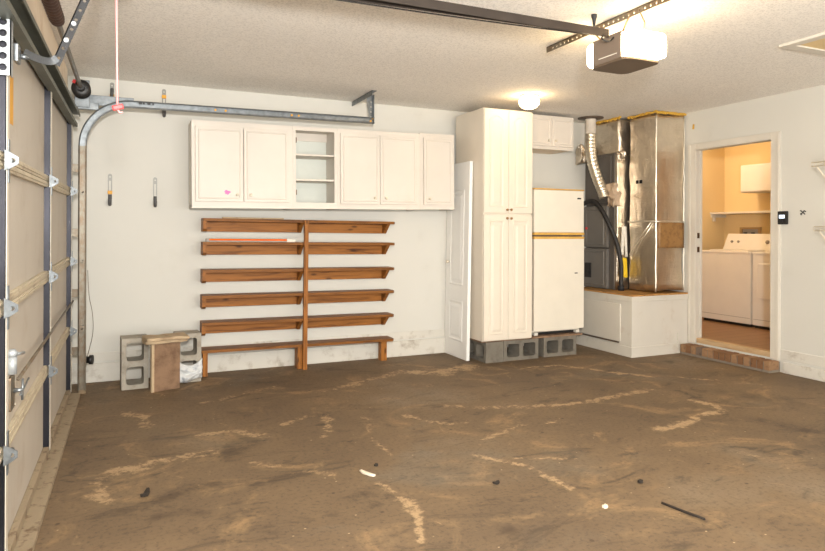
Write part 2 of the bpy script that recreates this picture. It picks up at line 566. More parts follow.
def smoothpath(pts, n=6):
    """Catmull-Rom through the points"""
    P = [Vector(p) for p in pts]
    P = [P[0] * 2 - P[1]] + P + [P[-1] * 2 - P[-2]]
    out = []
    for i in range(1, len(P) - 2):
        for k in range(n):
            t = k / n
            a, b, c, d = P[i - 1], P[i], P[i + 1], P[i + 2]
            out.append(0.5 * ((2 * b) + (c - a) * t + (2 * a - 5 * b + 4 * c - d) * t * t + (3 * b - a - 3 * c + d) * t ** 3))
    out.append(P[-2])
    return out

def crumpled(name, bounds, mat, parent, cuts=14, amp=0.008, freq=6.0, seed=0):
    b = bmesh.new()
    bmesh.ops.create_cube(b, size=1.0)
    bmesh.ops.subdivide_edges(b, edges=b.edges[:], cuts=cuts, use_grid_fill=True)
    x0, x1, y0, y1, z0, z1 = bounds
    for v in b.verts:
        p = Vector(((x0 + x1) / 2 + v.co.x * (x1 - x0), (y0 + y1) / 2 + v.co.y * (y1 - y0), (z0 + z1) / 2 + v.co.z * (z1 - z0)))
        q = p * freq + Vector((seed * 7.1, seed * 3.3, 0))
        v.co = p + (mnoise.noise_vector(q) * amp + mnoise.noise_vector(q * 3.1) * amp * 0.45)
    b.verts.index_update()
    mb = MB()
    mb.merge(b, True)
    return mb.build(name, mat, parent)

# ------------------------------------------------------------------ room
H = 2.44
XL, XR, YB, YF = -0.45, 5.20, 5.644, -2.3
WT = 0.07                       # thickness of the partition to the laundry room
FL = 0.155                      # laundry floor height
DY0, DY1, DZ0, DZ1 = 3.785, 4.60, 0.13, 2.05   # laundry doorway

def make_floor():
    import numpy as np
    x0, x1, y0, y1, st = XL - 0.15, XR + WT, YF, YB + 0.12, 0.026
    nx, ny = int((x1 - x0) / st), int((y1 - y0) / st)
    xs, ys = np.linspace(x0, x1, nx + 1), np.linspace(y0, y1, ny + 1)
    X, Y = np.meshgrid(xs, ys)
    P = np.stack([X.ravel(), Y.ravel()], 1)
    wob = np.array([tuple(mnoise.noise_vector(Vector((p[0] * 4.5, p[1] * 4.5, 0)))[:2]) for p in P]) * 0.055
    wob += np.array([tuple(mnoise.noise_vector(Vector((p[0] * 14, p[1] * 14, 3)))[:2]) for p in P]) * 0.022
    Q = P + wob
    def mask(items):
        tot = np.zeros(len(Q))
        for pts, w, s in items:
            dm = np.full(len(Q), 9.0)
            for a, b in zip(pts[:-1], pts[1:]):
                a, b = np.array(a), np.array(b)
                d = b - a
                h = np.clip(((Q - a) @ d) / (d @ d), 0, 1)
                dm = np.minimum(dm, np.linalg.norm(Q - a - h[:, None] * d, axis=1))
            u = np.clip((w * 1.8 - dm) / (w * 1.6), 0, 1)
            tot = np.maximum(tot, u * u * (3 - 2 * u) * s)
        return tot
    tan, dark = mask(STREAKS), mask(DARKS)
    n = len(P)
    verts = [(p[0], p[1], 0.0) for p in P]
    faces = []
    for j in range(ny):
        for i in range(nx):
            k = j * (nx + 1) + i
            faces.append((k, k + 1, k + nx + 2, k + nx + 1))
    verts += [(x, y, z) for z in (-0.12, -0.001) for x, y in ((x0, y0), (x1, y0), (x1, y1), (x0, y1))]
    faces += [(n, n + 3, n + 2, n + 1), (n, n + 1, n + 5, n + 4), (n + 1, n + 2, n + 6, n + 5), (n + 2, n + 3, n + 7, n + 6), (n + 3, n, n + 4, n + 7)]
    me = bpy.data.meshes.new('floor')
    me.from_pydata(verts, [], faces)
    ca = me.color_attributes.new('stains', 'FLOAT_COLOR', 'POINT')
    buf = np.zeros((len(verts), 4), dtype=np.float32)
    buf[:n, 0], buf[:n, 1], buf[:, 3] = tan, dark, 1
    ca.data.foreach_set('color', buf.ravel())
    me.materials.append(M['floor'])
    o = bpy.data.objects.new('floor', me)
    COL.objects.link(o)
    tag(o, kind='structure')
make_floor()
struct(MB().box(XL - 0.15, XR + WT, YF, YB + 0.12, H, H + 0.12), 'ceiling', 'ceiling')
struct(MB().box(XL - 0.15, XR + WT, YB, YB + 0.12, 0, H), 'wall_back', 'wall')
# right wall with the doorway
struct(MB().poly(rect(YF, YB, 0, H), lambda a, b, d: (d, a, b), XR, XR + WT,
                 [rect(DY0 - 0.012, DY1 + 0.012, DZ0 - 0.02, DZ1 + 0.012)]), 'wall_right', 'wall')
# left wall with the garage door opening
struct(MB().poly(rect(YF, YB, -0.0, H), lambda a, b, d: (d, a, b), XL - 0.15, XL - 0.004,
                 [rect(0.25, 5.15, 0.02, 2.0)]), 'wall_left', 'wall')
# painted stem-wall curb and ledge along the back wall, curb on the right
struct(MB().box(XL, 4.43, YB - 0.018, YB, 0, 0.15, 0.004).box(XL, 4.43, YB - 0.010, YB, 0.165, 0.235, 0.003), 'baseboard_back', 'curb')
struct(MB().box(XR - 0.020, XR, YF, 3.66, 0, 0.095, 0.006).box(XR - 0.008, XR, YF, 3.695, 0.115, 0.20, 0.003), 'baseboard_right', 'curb')

# laundry room beyond
LX1, LY1, LY0 = 6.95, 5.71, 3.1
struct(MB().box(XR + WT, LX1 + 0.1, LY0 - 0.1, LY1 + 0.1, FL - 0.1, FL), 'floor_laundry', 'laundryfloor')
struct(MB().box(XR + WT, LX1 + 0.1, LY0 - 0.1, LY1 + 0.1, H, H + 0.1), 'ceiling_laundry', 'laundryceil')
struct(MB().box(LX1, LX1 + 0.1, LY0, LY1, FL, H), 'wall_laundry_back', 'laundrywall')
struct(MB().box(XR + WT, LX1 + 0.1, LY1, LY1 + 0.1, FL, H), 'wall_laundry_left', 'laundrywall')
struct(MB().box(XR + WT, LX1 + 0.1, LY0 - 0.1, LY0, FL, H), 'wall_laundry_right', 'laundrywall')
struct(MB().box(XR + WT, XR + WT + 0.005, DY1 + 0.02, LY1, FL, H).box(XR + WT, XR + WT + 0.005, LY0, DY0 - 0.02, FL, H)
       .box(XR + WT, XR + WT + 0.005, DY0 - 0.02, DY1 + 0.02, DZ1 + 0.02, H), 'wall_laundry_front', 'laundrywall')

# door casing and jamb
tr = MB()
w = 0.09
for y0, y1 in ((DY0 - w, DY0), (DY1, DY1 + w)):
    tr.box(XR - 0.018, XR + 0.001, y0, y1, 0.102, DZ1 + 0.062, 0.004)
    ym = y0 + 0.02 if y0 < DY0 - 0.05 else y1 - 0.02
    tr.box(XR - 0.024, XR - 0.012, min(ym, ym - 0.012), max(ym, ym + 0.012), 0.102, DZ1 + 0.05, 0.004)
tr.box(XR - 0.018, XR + 0.001, DY0, DY1, DZ1, DZ1 + 0.062, 0.004)
tr.box(XR - 0.01, XR + WT + 0.008, DY0 - 0.012, DY0 + 0.004, DZ0, DZ1)
tr.box(XR - 0.01, XR + WT + 0.008, DY1 - 0.004, DY1 + 0.012, DZ0, DZ1)
tr.box(XR - 0.01, XR + WT + 0.008, DY0, DY1, DZ1 - 0.004, DZ1 + 0.012)
tr.box(XR + 0.04, XR + 0.065, DY1 - 0.014, DY1 - 0.004, DZ0, DZ1, 0.003)
trim1 = struct(tr, 'trim_1', 'trim')
for z in (1.02, 1.16):
    MB().box(XR + 0.008, XR + 0.038, DY1 - 0.0075, DY1 - 0.003, z, z + 0.055, 0.001).build('strike_plate', 'brass', trim1)
MB().box(XR + 0.0, XR + WT + 0.012, DY0 + 0.004, DY1 - 0.004, DZ0 - 0.02, FL + 0.004, 0.006).build('threshold', 'threshold', trim1)

# wooden header board above the garage door
struct(MB().box(XL - 0.003, XL + 0.012, 0.0, 5.40, 2.0, H - 0.004, 0.003), 'trim_2', 'headerwood')

# ------------------------------------------------------------------ garage door
gd = root('door_1', (-0.44, 2.7, 0), 'tan steel sectional garage door seen from inside', 'garage door', kind='structure')
JZ = [0.02, 0.47, 0.972, 1.478, 2.03]
SY = [0.27, 1.23, 2.53, 3.83, 5.13]
SX = -0.418
for i in range(4):
    z0, z1 = JZ[i], JZ[i + 1]
    sk = MB().box(SX - 0.008, SX, 0.2, 5.2, z0 + 0.002, z1 - 0.002)
    sec = sk.build('door_section', 'doorskin', gd)
    rl = MB()
    for a, b in ((z0 + 0.001, z0 + 0.032), (z1 - 0.032, z1 - 0.001)):
        rl.box(SX, -0.402, 0.2, 5.2, a, b, 0.003)
        rl.box(-0.404, -0.398, 0.2, 5.2, a + 0.012, a + 0.020)
    rl.build('section_rail', 'doorrail', sec)
    for y in SY:
        st = MB().box(SX, -0.388, y - 0.002, y + 0.002, z0 + 0.03, z1 - 0.03)
        st.box(-0.391, -0.386, y - 0.002, y + 0.045, z0 + 0.03, z1 - 0.03, mi=1)
        st.box(SX, -0.388, y + 0.041, y + 0.045, z0 + 0.03, z1 - 0.03)
        st.build('stile', ['stile', 'stilelip'], sec)
        if i < 3:
            hg = MB()
            f = faceX(0)
            fm = lambda a, b, h, y=y, z1=z1: (-0.385 + h, y + 0.02 + a, z1 + b)
            hg.poly([(-0.014, -0.075), (0.014, -0.075), (0.016, -0.02), (0.034, 0.0), (0.016, 0.02), (0.014, 0.075), (-0.014, 0.075), (-0.016, 0.02), (-0.034, 0), (-0.016, -0.02)], fm, 0, 0.003,
                    [circle(0, 0.055, 0.005, 8), circle(0, -0.055, 0.005, 8)])
            hg.cyl((-0.376, y - 0.015, z1), (-0.376, y + 0.055, z1), 0.008)
            hg.poly([(-0.392, z1 - 0.034), (-0.372, z1 - 0.026), (-0.350, z1 - 0.010), (-0.350, z1 + 0.012), (-0.372, z1 + 0.026), (-0.392, z1 + 0.036)],
                    lambda a, b, d: (a, d, b), y - 0.012, y - 0.008, [circle(-0.368, z1, 0.008, 10)])
            hg.build('hinge', 'hinge', sec)
    if i == 0:
        MB().box(SX - 0.006, -0.330, 0.2, 5.2, 0.0, 0.028, 0.004).box(SX, -0.39, 0.2, 5.2, 0.028, 0.07, 0.004).build('bottom_rail', 'doorbottom', sec)
    if i == 3:
        stt = MB()
        stt.poly([(-0.40, 1.955), (-0.40, 2.05), (-0.340, 2.05), (-0.340, 2.03), (-0.345, 2.03), (-0.345, 2.045), (-0.396, 2.045), (-0.396, 1.96), (-0.362, 1.96), (-0.362, 1.98), (-0.357, 1.98), (-0.357, 1.955)],
                 lambda a, b, d: (a, d, b), 0.2, 5.23)
        stt.build('reinforcing_strut', 'strut', sec)
        pf = MB().poly(rect(-0.418, -0.372, 1.765, 1.985), lambda a, b, d: (a, d, b), 2.505, 2.509,
                       [circle(-0.396, 1.792 + 0.0385 * k, 0.0125, 12) for k in range(5)])
        pf.box(-0.376, -0.372, 2.505, 2.545, 1.765, 1.985)
        pf.build('perforated_plate', 'perfwhite', sec)
        MB().box(SX - 0.001, SX + 0.0015, 2.74, 2.86, 1.64, 1.83).build('caution_sticker', 'amber', sec)
# slide bolt rod and lock
s0 = gd
MB().cyl((-0.385, 2.78, 0.672), (-0.385, 5.26, 0.672), 0.007).build('lock_rod', 'galvworn', gd)
lk = MB().box(-0.388, -0.381, 2.58, 2.68, 0.60, 0.72, 0.008)
lk.build('lock_plate', 'galvworn', gd)
lk = MB().cyl((-0.382, 2.65, 0.66), (-0.350, 2.65, 0.66), 0.008)
lk.cyl((-0.354, 2.60, 0.655), (-0.354, 2.80, 0.667), 0.004).cyl((-0.354, 2.645, 0.625), (-0.354, 2.655, 0.70), 0.004)
lk.build('lock_handle', 'galv', gd)
lk = MB().cyl((-0.376, 2.58, 0.735), (-0.376, 2.58, 0.795), 0.015).tube([(-0.376, 2.58, 0.795), (-0.376, 2.58, 0.81), (-0.376, 2.58, 0.822)], [0.015, 0.018, 0.008])
lk.cyl((-0.375, 2.59, 0.80), (-0.352, 2.66, 0.792), 0.006)
lk.build('lock_cylinder', 'perfwhite', gd)
br = MB().obox((-0.376, 2.66, 1.875), (0.016, 0.07, 0.065), Matrix.Identity(3), 0.006)
br.cyl((-0.37, 2.68, 1.872), (-0.345, 2.69, 1.872), 0.010)
br.build('arm_bracket', 'galv', gd)

def sag(o):
    for v in o.data.vertices:
        w_ = v.co + ORIGIN[o.name]
        v.co.z += 0.016 * (w_.y - 3.83) * min(1.0, max(0.0, (w_.z - 0.08) / 0.35))
    for ch in o.children:
        sag(ch)
for ch in gd.children:
    sag(ch)

# torsion shaft, spring and cable drum
ts = root('torsion_spring_shaft', (-0.33, 4.0, 2.245), 'dark torsion spring on a steel shaft with a black cable drum above the garage door', 'spring')
MB().cyl((-0.33, 0.4, 2.245), (-0.33, 5.232, 2.245), 0.0135).build('shaft', 'galvworn', ts)
pts, rs = [], []
yy = 2.2
while yy < 3.47:
    for dy, r in ((0, 0.020), (0.010, 0.033), (0.020, 0.036), (0.030, 0.033), (0.040, 0.020)):
        pts.append((-0.33, yy + dy, 2.245))
        rs.append(r)
    yy += 0.0405
MB().tube(pts, rs, 14).build('spring_coil', 'spring', ts)
MB().tube([(-0.33, 3.49, 2.245), (-0.33, 3.52, 2.245), (-0.33, 3.53, 2.245), (-0.33, 3.56, 2.245)], [0.034, 0.032, 0.021, 0.02], 14).build('winding_cone', 'spring', ts)
dr = MB().tube([(-0.33, 5.12, 2.245), (-0.33, 5.125, 2.245), (-0.33, 5.13, 2.245), (-0.33, 5.19, 2.245), (-0.33, 5.20, 2.245), (-0.33, 5.215, 2.245)], [0.03, 0.062, 0.064, 0.05, 0.062, 0.062], 28)
dr.cyl((-0.33, 5.06, 2.245), (-0.33, 5.13, 2.245), 0.026)
dr.build('cable_drum', 'black', ts)
MB().obox((-0.372, 5.10, 2.285), (0.02, 0.012, 0.025), Matrix.Rotation(0.4, 3, 'Y'), 0.002).build('drum_mark', 'red', ts)

# bearing plate + tracks (one assembly bolted to the wall)
tk = root('garage_door_track', (-0.32, 5.27, 0), 'galvanised curved garage door track running along the back wall', 'door track')
R_, cx, cz = 0.335, 0.015, 1.845
path, nor = [(-0.32, 0, 0.03)], [(1, 0, 0)]
for k in range(15):
    a = PI - (PI / 2) * k / 14
    path.append((cx + R_ * math.cos(a), 0, cz + R_ * math.sin(a)))
    nor.append((-math.cos(a), 0, -math.sin(a)))
path.append((1.985, 0, 2.205))
nor.append((0, 0, -1))
path = [(p[0] - 0.006, 5.27, p[2]) for p in path]
W_ = 0.027
prof = [(-W_, 0.0), (-W_, -0.030), (-W_ + 0.009, -0.034), (-W_ + 0.009, -0.031), (-W_ + 0.003, -0.028), (-W_ + 0.003, -0.004),
        (W_ - 0.003, -0.004), (W_ - 0.003, -0.028), (W_ - 0.009, -0.031), (W_ - 0.009, -0.034), (W_, -0.030), (W_, 0.0)]
MB().sweep(path[:2], nor[:2], prof, (0, 1, 0)).build('vertical_track', 'galvworn', tk)
MB().sweep(path[1:], nor[1:], prof, (0, 1, 0)).build('curved_track', 'galv', tk)
MB().box(-0.352, -0.30, 5.274, 5.279, 0.0, 1.84).box(-0.352, -0.347, 5.274, 5.32, 0.0, 1.84).build('wall_angle', 'rusty', tk)
for z in (0.32, 0.75, 1.2, 1.68):
    jb = MB()
    jb.box(-0.448, -0.30, 5.279, 5.284, z - 0.03, z + 0.03, 0.001)
    jb.cyl((-0.325, 5.262, z), (-0.325, 5.29, z), 0.011, 8)
    jb.build('track_bracket', 'galvworn', tk)
fb = MB().box(-0.34, 0.02, 5.29, 5.296, 2.16, 2.235, 0.002)
fb.box(-0.36, -0.22, 5.26, 5.296, 2.12, 2.17, 0.003).box(-0.38, -0.28, 5.235, 5.25, 2.13, 2.33, 0.003)
fb.build('bearing_bracket', 'galv', tk)
mk = MB()
for k, (x, w2) in enumerate(((0.055, 0.022), (0.083, 0.014), (0.115, 0.022), (0.15, 0.012))):
    mk.box(x, x + w2, 5.2335, 5.2355, 2.184, 2.198, 0.002)
mk.build('stamped_mark', 'black', tk)
hg = MB().poly([(5.10, H - 0.002), (5.66, H - 0.002), (5.66, H - 0.006), (5.10, H - 0.006)], lambda a, b, d: (d, min(a, YB - 0.004), b), 1.90, 1.945)
hg.box(1.90, 1.904, 5.10, YB - 0.004, H - 0.045, H - 0.002)
hg.poly([(1.945, 2.18), (1.975, 2.18), (1.975, H - 0.006), (1.91, H - 0.006)], lambda a, b, d: (a, d, b), 5.274, 5.278,
        [circle(1.957, 2.24 + 0.045 * k, 0.007, 8) for k in range(4)])
hg.box(1.971, 1.975, 5.235, 5.278, 2.175, H - 0.006)
hg.build('ceiling_hanger', 'galv', tk)
for x, z in ((1.95, 2.20), (1.97, 2.225), (0.62, 2.19), (0.70, 2.19), (1.24, 2.197), (1.30, 2.197)):
    MB().cyl((x, 5.268, z), (x, 5.258, z), 0.009, 8).build('track_bolt', 'amber', tk)
for z in (0.49, 0.993, 1.50):
    rw = MB()
    rw.cyl((-0.32, 5.242, z), (-0.32, 5.264, z), 0.021, 16).cyl((-0.32, 5.12, z), (-0.32, 5.25, z), 0.006, 8)
    rw.build('roller', 'galvworn', tk)

# photo-eye by the bottom of the track
pe = root('safety_sensor', (-0.30, 5.36, 0.22), 'black photo-eye safety sensor at the foot of the garage door track', 'sensor')
b_ = MB().tube([(-0.335, 5.36, 0.235), (-0.285, 5.355, 0.235), (-0.28, 5.355, 0.235), (-0.258, 5.35, 0.235)], [0.026, 0.026, 0.036, 0.036], 16)
b_.build('sensor_body', 'black', pe)
MB().box(-0.352, -0.30, 5.325, 5.329, 0.19, 0.27, 0.001).box(-0.35, -0.30, 5.329, 5.39, 0.196, 0.201).build('sensor_bracket', 'galvworn', pe)
MB().tube(smoothpath([(-0.30, 5.39, 0.24), (-0.27, 5.60, 0.4), (-0.275, 5.635, 0.55), (-0.30, 5.637, 0.7), (-0.31, 5.638, 0.9)]), 0.0022, 6).build('sensor_wire', 'galvworn', pe)

# ------------------------------------------------------------------ opener
op = root('garage_door_opener', (2.6, 2.82, 2.2), 'grey ceiling-mounted garage door opener with lit white lens and long dark rail', 'garage door opener')
b_ = MB().poly([(2.70, 2.19), (2.93, 2.19), (2.93, 2.335), (2.70, 2.335)], lambda a, b, d: (d, a, b), 2.472, 2.742)
b_.build('motor_housing', 'opener', op)
MB().poly(rrect(2.475, 2.742, 2.665, 2.965, 0.05), faceZ(2.178), 0.0, 0.0115).build('bottom_cover', 'openerdark', op)
MB().box(2.4695, 2.4725, 2.73, 2.88, 2.217, 2.222, 0.001).build('trim_line', 'paper', op)
for y0, y1, x0, x1 in ((2.64, 2.70, 2.475, 2.748), (2.93, 2.985, 2.475, 2.748)):
    ln = MB().poly(rrect(x0, x1, 2.196, 2.336, 0.03), lambda a, b, d: (a, d, b), y0, y1)
    ln.build('light_lens', 'lens', op)
rl = MB()
xa, za, xb, zb = -0.30, 2.325, 2.47, 2.335
L = Vector((xb - xa, 0, zb - za))
ang = math.atan2(L.z, L.x)
Rm = Matrix.Rotation(-ang, 3, 'Y')
mid = Vector(((xa + xb) / 2, 0, (za + zb) / 2))
rl.obox((mid.x, 2.795, mid.z + 0.012), (L.length, 0.006, 0.046), Rm)
def along(x):
    return za + (x - xa) * (zb - za) / (xb - xa)
rl.poly([(xa, 2.798), (xb, 2.798), (xb, 2.812), (xa, 2.945)], lambda a, b, h: (a, b, along(a) + 0.028 + h), 0, 0.004, mi=1)
rl.poly([(xa, 2.939), (xb, 2.809), (xb, 2.815), (xa, 2.945)], lambda a, b, h: (a, b, along(a) + h), 0.0, 0.030)
rl.build('rail', ['raildark', 'railtan'], op)
MB().tube(smoothpath([(-0.2, 2.86, 2.325), (0.6, 2.86, 2.315), (1.2, 2.85, 2.315), (1.8, 2.83, 2.32), (2.3, 2.815, 2.33), (2.46, 2.81, 2.335)], 8), 0.004, 8).build('drive_chain', 'black', op)
MB().box(-0.16, 0.0, 2.80, 2.88, 2.27, 2.325, 0.004).build('trolley', 'black', op)
# straight perforated arm and the curved arm down to the door
p0, p1 = Vector((-0.265, 2.80, 1.872)), Vector((-0.10, 2.80, 2.31))
d = (p1 - p0).normalized()
side = Vector((d.z, 0, -d.x))
ar = MB()
hl = []
Ln = (p1 - p0).length
for k in range(11):
    if k < 10:
        hl.append(circle(0.0, 0.02 + k * 0.042, 0.0062, 10))
ar.poly(rect(-0.015, 0.015, -0.01, Ln), lambda a, b, h: tuple(p0 + side * a + d * b + Vector((0, h, 0))), 0, 0.004, hl)
ar.poly(rect(0.0, 0.03, -0.01, Ln), lambda a, b, h: tuple(p0 - side * (0.015 - h) + d * b + Vector((0, a, 0))), 0, 0.004)
arm = ar.build('straight_arm', 'darksteel', op)
for k in (0.095, 0.168):
    bl = MB()
    c_ = p0 + d * k
    bl.cyl(tuple(c_ + Vector((0, -0.012, 0))), tuple(c_ + Vector((0, 0.01, 0))), 0.009, 10)
    bl.build('arm_bolt', 'perfwhite', arm)
pth = smoothpath([(-0.362, 2.72, 1.880), (-0.335, 2.75, 1.872), (-0.305, 2.78, 1.869), (-0.28, 2.797, 1.874), (-0.262, 2.797, 1.888)], 5)
nn = []
for i in range(len(pth)):
    t_ = (pth[min(i + 1, len(pth) - 1)] - pth[max(i - 1, 0)]).normalized()
    nn.append(Vector((-t_.z, 0, t_.x)).normalized())
MB().sweep(pth, nn, [(-0.014, -0.005), (0.014, -0.005), (0.014, 0.0), (-0.014, 0.0)], (0, 1, 0)).build('curved_arm', 'armgrey', op)

hb = root('opener_mounting_bar', (2.52, 2.9, H), 'perforated steel angle bar on the ceiling carrying the opener', 'mounting bar')
hl = [circle(2.36 + 0.04 * k, 0.018, 0.008, 8) for k in range(27)]
b_ = MB().poly(rect(2.34, 3.42, 0.0, 0.036), lambda a, b, h: (2.50 + b, a, H - 0.005 + h), 0, 0.004, hl)
b_.poly(rect(2.34, 3.42, -0.036, 0.0), lambda a, b, h: (2.50 + h, a, H - 0.003 + b), 0, 0.004, [circle(p[0][0], -0.018, 0.008, 8) if False else circle(2.352 + 0.04 * k, -0.018, 0.008, 8) for k, p in enumerate(hl) if k < 26])
b_.build('angle_bar', 'galvworn', hb)
for pts_ in ([(2.505, 2.66, H - 0.02), (2.50, 2.68, 2.39), (2.51, 2.73, 2.339)], [(2.505, 2.60, H - 0.01), (2.56, 2.615, 2.37), (2.60, 2.66, 2.339)], [(2.505, 2.98, H - 0.02), (2.55, 2.97, 2.38), (2.56, 2.92, 2.339)]):
    MB().tube(pts_, 0.0055, 8).build('hanger_strap', 'rusty', hb)
MB().tube([(2.37, 2.80, H), (2.37, 2.80, H - 0.012), (2.37, 2.80, H - 0.03), (2.37, 2.80, 2.374)], [0.017, 0.017, 0.011, 0.006], 10).build('rail_hanger_bolt', 'darksteel', hb)
ow = MB().tube(smoothpath([(2.44, 2.80, 2.34), (2.40, 2.77, 2.30), (2.43, 2.75, 2.285), (2.48, 2.76, 2.32)], 5), 0.005, 7)
ow.build('opener_wire', 'black', op)

rc = root('emergency_release_cord', (-0.05, 2.80, 2.28), 'pink emergency release cord hanging from the opener trolley with red handle', 'release cord')
MB().tube([(-0.055, 2.80, 2.266), (-0.052, 2.80, 1.9), (-0.05, 2.80, 1.72)], 0.004, 8).tube([(-0.06, 2.80, 2.2), (-0.05, 2.80, 1.72)], 0.001, 5).build('cord', 'pinkcord', rc)
MB().obox((-0.048, 2.80, 1.716), (0.042, 0.014, 0.020), Matrix.Rotation(-0.3, 3, 'Y'), 0.004).build('pull_handle', 'red', rc)
MB().tube([(-0.05, 2.80, 1.708), (-0.04, 2.80, 1.695), (-0.03, 2.80, 1.698)], 0.004, 8).build('knot', 'pinkcord', rc)

# ------------------------------------------------------------------ ceiling light, attic hatch
dl = root('dome_light', (3.25, 4.70, H), 'round lit glass dome light on the ceiling above the tall cabinet', 'ceiling light')
MB().tube([(3.25, 4.70, H), (3.25, 4.70, H - 0.012), (3.25, 4.70, H - 0.022)], [0.085, 0.085, 0.07], 28).build('base', 'trim', dl)
prof = [(0.075, 0.020), (0.10, 0.035), (0.108, 0.06), (0.10, 0.085), (0.075, 0.108), (0.04, 0.120), (0.006, 0.123)]
MB().tube([(3.25, 4.70, H - z) for r, z in prof], [r * 0.86 for r, z in prof], 32).build('glass_dome', 'dome', dl)

ah = root('attic_hatch', (4.3, 2.3, H), 'white framed attic hatch in the ceiling at the right edge of the photo', 'attic hatch')
a_ = MB().poly(rect(3.84, 4.75, 1.55, 2.75), faceZ(H - 0.016), 0, 0.016, [rect(3.91, 4.68, 1.62, 2.68)])
a_.build('hatch_frame', 'trim', ah)
MB().box(3.90, 4.69, 1.61, 2.69, H - 0.006, H - 0.001).build('hatch_panel', 'laundrywall', ah)

# ------------------------------------------------------------------ wall cabinets
def cab_knob(x, z, Y, parent, mat='knob_ivory', r=0.013):
    MB().tube([(x, Y, z), (x, Y - 0.008, z), (x, Y - 0.010, z), (x, Y - 0.020, z), (x, Y - 0.024, z)], [0.006, 0.006, r, r, r * 0.5], 12).build('knob', mat, parent)

def slab_door(x0, x1, z0, z1, Y, root_, knob_x=None, knob_z=None):
    d_ = MB().box(x0, x1, Y - 0.019, Y, z0, z1, 0.003)
    f_ = faceY(Y - 0.019)
    d_.relief(rect(x0 + 0.022, x1 - 0.022, z0 + 0.022, z1 - 0.022), f_, [(0, 0.0002), (0.004, 0.004), (0.009, 0.004), (0.013, 0.0006)])
    door = d_.build('door', 'cabinet', root_)
    if knob_x is not None:
        cab_knob(knob_x, knob_z, Y - 0.019, door)
    return door

CY0, CY1 = 5.36, YB - 0.002
def wall_cabinet(x0, x1, z0, z1, openings, label, tilt=0.0):
    """openings: list of (x0, x1, z0, z1, kind, knob side)"""
    r_ = root('wall_cabinet', ((x0 + x1) / 2, 5.5, z0), label, 'wall cabinet', 'white wall cabinets above the wooden shelves')
    t = 0.016
    c = MB()
    c.box(x0, x0 + t, CY0, CY1, z0, z1).box(x1 - t, x1, CY0, CY1, z0, z1)
    c.box(x0, x1, CY0, CY1, z1 - t, z1).box(x0, x1, CY0, CY1, z0 + 0.012, z0 + 0.012 + t)
    c.box(x0, x1, CY1 - 0.006, CY1, z0, z1, mi=1)
    c.poly(rect(x0, x1, z0, z1), faceY(CY0), 0, 0.019, [rect(*o[:4]) for o in openings])
    c.build('carcass', ['cabinet', 'cab_inside'], r_)
    for o in openings:
        if o[4] == 'door':
            kx = {'R': o[1] - 0.045, 'L': o[0] + 0.045}[o[5]]
            slab_door(o[0] - 0.012, o[1] + 0.012, o[2] - 0.012, o[3] + 0.012, CY0 - 0.0195, r_, kx, o[2] + 0.045)
        elif o[4] == 'double':
            xm = o[5]
            slab_door(o[0] - 0.012, xm - 0.002, o[2] - 0.012, o[3] + 0.012, CY0 - 0.0195, r_, xm - 0.055, o[2] + 0.045)
            slab_door(xm + 0.002, o[1] + 0.012, o[2] - 0.012, o[3] + 0.012, CY0 - 0.0195, r_, xm + 0.055, o[2] + 0.045)
        else:
            for z in o[5]:
                MB().box(x0 + t, x1 - t, CY0 + 0.004, CY1 - 0.006, z - 0.016, z, 0.002).build('shelf', 'cabinet', r_)
            for z in (z0 + 0.12, z1 - 0.14):
                MB().box(o[0] - 0.001, o[0] + 0.010, CY0 - 0.012, CY0 + 0.02, z, z + 0.045, 0.002).build('hinge', 'brass', r_)
            MB().box(x0 + t, x1 - t, CY1 - 0.024, CY1 - 0.006, z1 - t - 0.07, z1 - t).build('hanging_rail', 'cabinet', r_)
    r_.rotation_euler = (0, tilt, 0)
    return r_

TL = -0.010
u1 = wall_cabinet(0.451, 1.272, 1.405, 2.115, [(0.490, 1.228, 1.47, 2.055, 'double', 0.858)],
             'leftmost double-door white wall cabinet, with a pink sticker on its left door', TL)
st = MB()
st.poly([(0.724 + (0.020 + 0.005 * math.sin(3 * t + 1) + 0.003 * math.sin(7 * t)) * math.cos(t) * 1.15, 1.534 + (0.017 + 0.004 * math.sin(4 * t)) * math.sin(t)) for t in [2 * PI * k / 24 for k in range(24)]], faceY(CY0 - 0.0388), 0, 0.0012)
st.build('sticker', 'pink', u1)
wall_cabinet(1.273, 1.672, 1.412, 2.122, [(1.300, 1.645, 1.465, 2.088, 'open', (1.672, 1.890))],
             'narrow open white wall cabinet with two shelves and no door', TL)
wall_cabinet(1.673, 2.476, 1.418, 2.130, [(1.708, 2.432, 1.475, 2.078, 'double', 2.070)],
             'double-door white wall cabinet right of the open doorless one', TL)
wall_cabinet(2.477, 2.838, 1.428, 2.142, [(2.522, 2.805, 1.482, 2.090, 'door', 'L')],
             'narrow single-door white wall cabinet at the right end of its row', TL)

